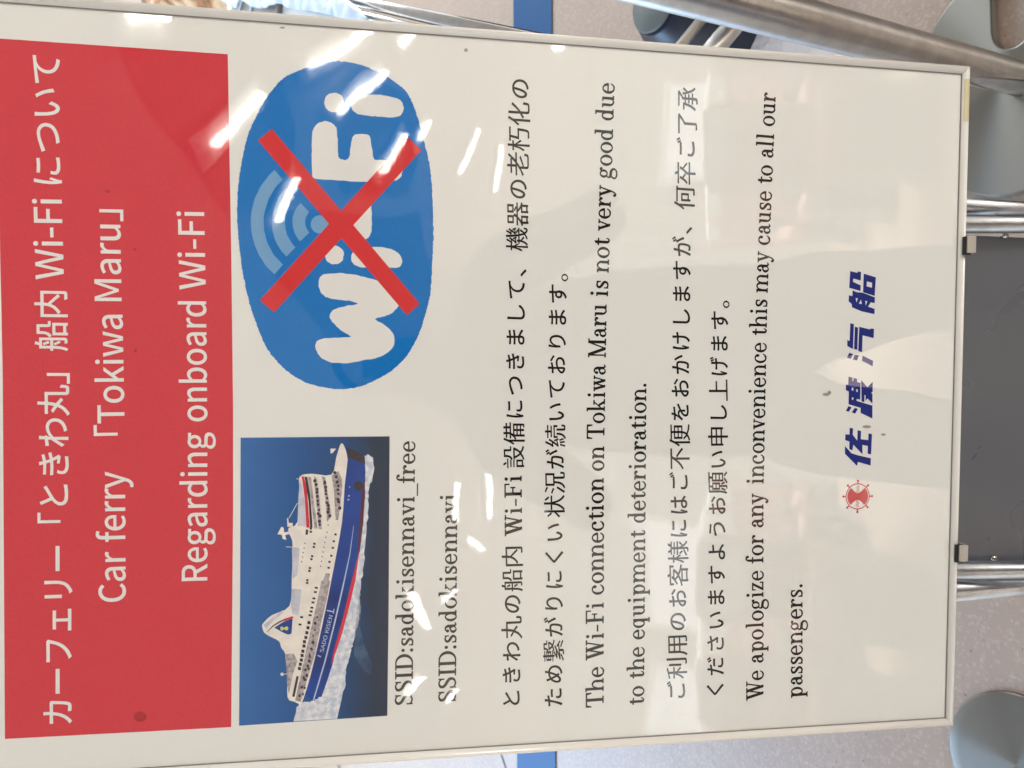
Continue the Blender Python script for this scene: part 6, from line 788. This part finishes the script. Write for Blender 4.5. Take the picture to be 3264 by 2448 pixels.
# things lying on that table
def crumpled(name, outline, z0, amp, mat, label, cat, dens=.02):
    xs = [p[0] for p in outline]; ys = [p[1] for p in outline]; cx_, cy_ = sum(xs) / len(xs), sum(ys) / len(ys)
    v, t = fill([[(x - cx_, y - cy_) for x, y, *_ in outline]])
    me = bpy.data.meshes.new(name); me.from_pydata([(x, y, 0) for x, y in v], [], t)
    bm = bmesh.new(); bm.from_mesh(me)
    for _ in range(4): bmesh.ops.subdivide_edges(bm, edges=[e for e in bm.edges if e.calc_length() > dens], cuts=1, use_grid_fill=False)
    bmesh.ops.triangulate(bm, faces=bm.faces)
    from mathutils import noise
    for w in bm.verts:
        q_ = Vector((w.co.x * 22, w.co.y * 22, 3.1))
        w.co.z = z0 + amp * (noise.noise(q_) + .5 * noise.noise(q_ * 2.3))
    r = bmesh.ops.extrude_face_region(bm, geom=bm.faces[:])
    for w in [g_ for g_ in r['geom'] if isinstance(g_, bmesh.types.BMVert)]: w.co.z += .004
    bmesh.ops.recalc_face_normals(bm, faces=bm.faces)
    bm.to_mesh(me); bm.free(); me.materials.append(mat)
    for p in me.polygons: p.use_smooth = True
    o = link(bpy.data.objects.new(name, me)); o.location = (cx_, cy_, 0); tag(o, label, cat); return o
bagm = simple('pale_blue_plastic', (0.60, 0.72, 0.90), 0.3)
bagm.node_tree.nodes['Principled BSDF'].inputs['Transmission Weight'].default_value = 0.0
crumpled('plastic_bag', CLOTHS[0], .722, .012, bagm, 'crumpled pale blue plastic bag lying on the steel edged table', 'plastic bag')
crumpled('plastic_wrapper', CLOTHS[1], .722, .010, bagm, 'small pointed pale blue plastic wrapper beside the brown bag', 'wrapper')
tray = empty('grey_tray', 'grey ribbed tray under the pale blue plastic bag on the table', 'tray', (1.14, 2.84, .694))
TR = [(1.19, 3.13), (1.245, 2.98), (1.09, 2.55), (.99, 2.57)]
bm = bmesh.new()
lo = [bm.verts.new((x - 1.14, y - 2.84, 0)) for x, y in TR]; hi = [bm.verts.new((x - 1.14, y - 2.84, .012)) for x, y in TR]
bm.faces.new(hi); bm.faces.new(lo[::-1])
for k in range(4): bm.faces.new((lo[k], lo[(k + 1) % 4], hi[(k + 1) % 4], hi[k]))
bmesh.ops.recalc_face_normals(bm, faces=bm.faces)
from_bm('tray_floor', bm, M['tray'], tray)
ribm = simple('pale_rib', (0.55, 0.58, 0.62), 0.4)
for t_ in (.22, .48):
    a = Vector(TR[0]).lerp(Vector(TR[3]), t_); b_ = Vector(TR[1]).lerp(Vector(TR[2]), t_)
    tube('tray_rib', [(a.x - 1.14, a.y - 2.84, .016), (b_.x - 1.14, b_.y - 2.84, .016)], .004, ribm, tray, 8)

# brown bag with folds beyond the table
def brown_mat():
    m, nt, b = new_mat('brown_cloth')
    tc = node(nt, 'ShaderNodeTexCoord'); n = node(nt, 'ShaderNodeTexNoise'); n.inputs['Scale'].default_value = 9.0; n.inputs['Detail'].default_value = 3.0
    cr = node(nt, 'ShaderNodeValToRGB'); e = cr.color_ramp.elements
    e[0].position = .36; e[0].color = (.10, .055, .035, 1); e[1].position = .62; e[1].color = (.66, .50, .33, 1)
    x = e.new(.48); x.color = (.36, .18, .08, 1)
    nt.links.new(tc.outputs['Object'], n.inputs['Vector']); nt.links.new(n.outputs['Fac'], cr.inputs[0]); nt.links.new(cr.outputs[0], b.inputs['Base Color'])
    b.inputs['Roughness'].default_value = .7
    return m
bm = bmesh.new(); bmesh.ops.create_icosphere(bm, subdivisions=5, radius=1)
from mathutils import noise as _nz
for w in bm.verts:
    p = w.co.copy(); k_ = 1 + .07 * math.sin(14 * math.atan2(p.y, p.x) + 3 * p.z) + .12 * _nz.noise(p * 2.6)
    w.co = Vector((p.x * .42 * k_, p.y * .75 * k_, .36 + .36 * p.z * (1 + .08 * _nz.noise(p * 3))))
    w.co.z = max(w.co.z, .005)
bb = from_bm('brown_bag', bm, brown_mat(), None, True); bb.location = (1.86, 4.62, 0)
tag(bb, 'slumped brown and tan cloth bag beyond the pale table, at the top edge', 'bag')

# ------------------------------------------------------------------ navy foot with a grey cap and a thin chrome leg
M['leg_steel'] = simple('bright_leg_steel', (0.75, 0.73, 0.68), 0.28, 0.8)
nv = empty('navy_stool', 'dark navy tapering stool foot with a flat grey cap, partly behind the steel pole', 'stool', (0.80, 1.47, 0))
lathe('stool_body', [(.0001, .0), (.150, .0), (.152, .012), (.140, .06), (.108, .14), (.072, .193), (.066, .199), (.0001, .199)], M['navy'], nv, 64)
lathe('stool_cap', [(.064, .1992), (.066, .204), (.062, .208), (.0001, .209)], M['grey_cap'], nv, 64)
stool_leg = tube('chair_leg', [(-.075, -.16, -.1), (.075, -.14, .1)], .0095, M['chrome'], None, 24)
la, lb = Vector((0.698, 1.2885, 0.2311)), Vector((0.6281, 1.2718, 0.3014)); ld = (lb - la).normalized()
bpy.data.objects.remove(stool_leg)
fold = empty('folded_chair', 'thin bright chrome chair leg and steel crossbar crossing in front of the navy foot', 'chair', (0.70, 1.29, 0))
def FL(p): return tuple(Vector(p) - fold.location)
tube('leg', [FL(la - ld * .30), FL(lb + ld * .55)], .0105, M['leg_steel'], fold, 24)
lc, ldn = Vector((0.80, 1.33, .10)), ld
tube('crossbar', [FL((.83, 1.30, .045)), FL((.70, 1.262, .16)), FL((.52, 1.24, .34))], .021, M['pole'], fold, 32)

shinem, nt, b = new_mat('floor_shine_film')  # bright sheet standing in for the shine on the floor
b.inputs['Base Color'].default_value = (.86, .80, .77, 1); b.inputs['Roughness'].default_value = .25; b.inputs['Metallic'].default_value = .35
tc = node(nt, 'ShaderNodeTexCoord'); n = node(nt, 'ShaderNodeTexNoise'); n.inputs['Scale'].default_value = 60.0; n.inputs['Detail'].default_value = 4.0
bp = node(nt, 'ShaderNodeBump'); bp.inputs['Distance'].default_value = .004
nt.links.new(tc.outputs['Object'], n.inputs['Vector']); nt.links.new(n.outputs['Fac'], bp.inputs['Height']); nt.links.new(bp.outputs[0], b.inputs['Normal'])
crumpled('floor_shine_sheet', [(.80, 1.38), (.76, 1.20), (.68, 1.12), (.585, 1.06), (.575, 1.16), (.63, 1.32), (.70, 1.44)], .010, .008, shinem,
         'crinkled bright sheet added for the floor shine between the notice and the steel pole', 'shine sheet', .012)

# ------------------------------------------------------------------ the cabin behind the camera, seen mirrored in the notice
wallm = simple('cabin_wall', (0.50, 0.50, 0.47), 0.7)
aw = from_bm('aft_wall', box_bm(-4.5, 4.5, -6.9, -6.8, 0, 2.3), wallm); aw['kind'] = 'structure'
pane_m = glow('daylit_window_pane', (0.85, 0.93, 1.0), 1.25)
for x in (-3.2, -1.9, 2.1, 3.4):
    wn = empty('window', 'daylit cabin window in the wall behind the camera, mirrored faintly in the notice', 'window', (x, -6.78, 1.25), 'cabin windows behind the camera')
    from_bm('window_frame', box_bm(-.5, .5, -.018, .012, -.38, .38, .01, 1), M['lamp_body'], wn)
    from_bm('pane', box_bm(-.44, .44, .014, .020, -.32, .32), pane_m, wn)

def skinned(name, joints, bones, mat, parent, sub=2):
    me = bpy.data.meshes.new(name); keys = list(joints)
    me.from_pydata([joints[k_][0] for k_ in keys], [(keys.index(a), keys.index(b)) for a, b in bones], [])
    o = link(bpy.data.objects.new(name, me), parent)
    md = o.modifiers.new('skin', 'SKIN'); md.use_smooth_shade = True
    for i, k_ in enumerate(keys):
        r_ = joints[k_][1]; rv = r_ if isinstance(r_, tuple) else (r_, r_)
        me.skin_vertices[0].data[i].radius = rv
    me.skin_vertices[0].data[0].use_root = True
    sb = o.modifiers.new('sub', 'SUBSURF'); sb.levels = sub; sb.render_levels = sub
    me.materials.append(mat); return o
per = empty('person', 'person in a dark grey jacket photographing the notice with a phone held at chest height', 'person', (0.0, -0.36, 0))
skin = simple('skin', (0.50, 0.31, 0.23), 0.5); cloth = simple('dark_jacket', (0.055, 0.060, 0.068), 0.85); jeans = simple('dark_trousers', (0.035, 0.042, 0.07), 0.85); hairm = simple('black_hair', (0.02, 0.016, 0.014), 0.5)
J = {'pelvis': ((0, 0, .78), (.20, .13)), 'waist': ((0, 0, 1.04), (.185, .12)), 'chest': ((0, -.01, 1.25), (.20, .13)), 'collar': ((0, -.01, 1.40), (.10, .075)), 'neck': ((0, 0, 1.46), (.055, .055)),
     'sl': ((-.19, -.01, 1.37), .072), 'el': ((-.29, .05, 1.14), .058), 'wl': ((-.10, .25, 1.36), .036), 'sr': ((.19, -.01, 1.37), .072), 'er': ((.29, .05, 1.14), .058), 'wr': ((.10, .27, 1.36), .033)}
skinned('jacket', J, [('pelvis', 'waist'), ('waist', 'chest'), ('chest', 'collar'), ('collar', 'neck'), ('collar', 'sl'), ('sl', 'el'), ('el', 'wl'), ('collar', 'sr'), ('sr', 'er'), ('er', 'wr')], cloth, per)
J = {'hip': ((0, 0, 1.0), (.16, .11)), 'hl': ((-.11, 0, .80), .105), 'kl': ((-.15, .02, .48), .075), 'al': ((-.16, 0, .09), .05), 'hr': ((.11, 0, .80), .105), 'kr': ((.15, .02, .48), .075), 'ar': ((.16, 0, .09), .05)}
skinned('trousers', J, [('hip', 'hl'), ('hl', 'kl'), ('kl', 'al'), ('hip', 'hr'), ('hr', 'kr'), ('kr', 'ar')], jeans, per)
J = {'nb': ((0, 0, 1.42), .052), 'nt': ((0, .01, 1.50), .052), 'jaw': ((0, .035, 1.535), (.062, .060)), 'face': ((0, .030, 1.60), (.074, .088)), 'brow': ((0, .015, 1.655), (.074, .092)), 'crown': ((0, .0, 1.70), (.050, .060)), 'nose': ((0, .125, 1.595), .012)}
body = skinned('body', J, [('nb', 'nt'), ('nt', 'jaw'), ('jaw', 'face'), ('face', 'brow'), ('brow', 'crown'), ('face', 'nose')], skin, per)
bm = bmesh.new(); bmesh.ops.create_uvsphere(bm, u_segments=32, v_segments=20, radius=1)
for w in bm.verts: w.co = Vector((w.co.x * .086, w.co.y * .100 - .012, 1.655 + w.co.z * .085))
bmesh.ops.delete(bm, geom=[w for w in bm.verts if w.co.z < 1.60 or (w.co.y > .045 and w.co.z < 1.675)], context='VERTS')
from_bm('hair', bm, hairm, per, True)
for sx in (-1, 1):     # hands closed round the phone's short ends
    J = {'w': ((sx * .090, .215, 1.365), .026), 'p': ((sx * .066, .268, 1.405), (.034, .020))}
    B = [('w', 'p')]
    for i, (dx, ln) in enumerate(((-.026, .060), (-.009, .068), (.009, .064), (.025, .050))):
        a, b_, c_ = 'a%d' % i, 'b%d' % i, 'c%d' % i
        J[a] = ((sx * (.060), .300, 1.435 + dx), .0092); J[b_] = ((sx * .048, .325, 1.445 + dx), .0085); J[c_] = ((sx * (.040 - ln * .1), .338, 1.448 + dx), .0075)
        B += [('p', a), (a, b_), (b_, c_)]
    J['t1'] = ((sx * .044, .272, 1.425), .0105); J['t2'] = ((sx * .026, .290, 1.447), .009); B += [('p', 't1'), ('t1', 't2')]
    skinned('hand', J, B, skin, per, 1)
    from_bm('shoe', box_bm(sx * .16 - .045, sx * .16 + .045, -.09, .17, .0, .075, .03, 3), hairm, per, True)
ph = from_bm('smartphone', box_bm(-.069, .069, -.0335, .0335, -.0072, 0, .003, 2), simple('phone_shell', (.05, .05, .055), .3))
ph.matrix_world = Matrix.Translation(Vector((0, 0, 1.5)) + cz * .012 + cx * .058 - cy * 0.0) @ Matrix(((cx.x, cy.x, cz.x, 0), (cx.y, cy.y, cz.y, 0), (cx.z, cy.z, cz.z, 0), (0, 0, 0, 1)))
tag(ph, 'dark smartphone held level in both hands, taking the picture of the notice', 'smartphone')

# dark bench shape added out of view to give the steel pole dark bands
bn_ = empty('added_bench', 'dark brown bench added out of view to darken the steel pole reflections', 'bench', (1.9, .35, 0))
bnm = simple('dark_brown_vinyl', (.06, .04, .03), .5)
from_bm('bench_base', box_bm(-.35, .40, -1.1, 1.0, .0, .30, .01, 1), bnm, bn_)
from_bm('seat', box_bm(-.40, .40, -1.1, 1.0, .30, .45, .03, 3), bnm, bn_)
from_bm('backrest', box_bm(.28, .42, -1.1, 1.0, .45, 1.05, .03, 3), bnm, bn_)


# rows of cabin seats behind the camera, mirrored faintly in the notice
pink = simple('faded_pink_upholstery', (.50, .30, .27), .8); whitec = simple('white_headrest_cover', (.74, .74, .72), .8); shell = simple('seat_shell', (.16, .17, .18), .5)
seat0 = empty('passenger_chair', 'faded pink chair by the left wall in the nearest row behind the camera', 'seat', (0, 0, 0), 'cabin seats behind the camera')
from_bm('seat', box_bm(-.24, .24, -.22, .24, .34, .46, .04, 3), pink, seat0)
from_bm('backrest', box_bm(-.24, .24, -.32, -.20, .46, 1.02, .05, 3), pink, seat0)
from_bm('headrest_cover', box_bm(-.20, .20, -.335, -.185, .86, 1.06, .03, 2), whitec, seat0)
from_bm('seat_base', box_bm(-.20, .20, -.18, .18, .0, .34, .01, 1), shell, seat0)
for sx in (-1, 1): from_bm('armrest', box_bm(sx * .27 - .03, sx * .27 + .03, -.22, .20, .55, .62, .02, 2), shell, seat0)
spots = [(x, y) for y in (-3.3, -4.5, -5.7) for x in (-2.45, -1.8, -1.15, 1.15, 1.8, 2.45)]
for i, (x, y) in enumerate(spots):
    if i == 0: seat0.location = (x, y, 0); continue
    c = seat0.copy(); COL.objects.link(c); c.location = (x, y, 0)
    c['label'] = 'faded pink chair %s %s in the %s row behind the camera' % (('by the wall', 'in mid row', 'on the aisle', 'on the aisle', 'in mid row', 'by the wall')[i % 6], 'on the left' if x < 0 else 'on the right', ('nearest', 'middle', 'farthest')[i // 6])
    for ch in list(seat0.children):
        d_ = ch.copy(); COL.objects.link(d_); d_.parent = c
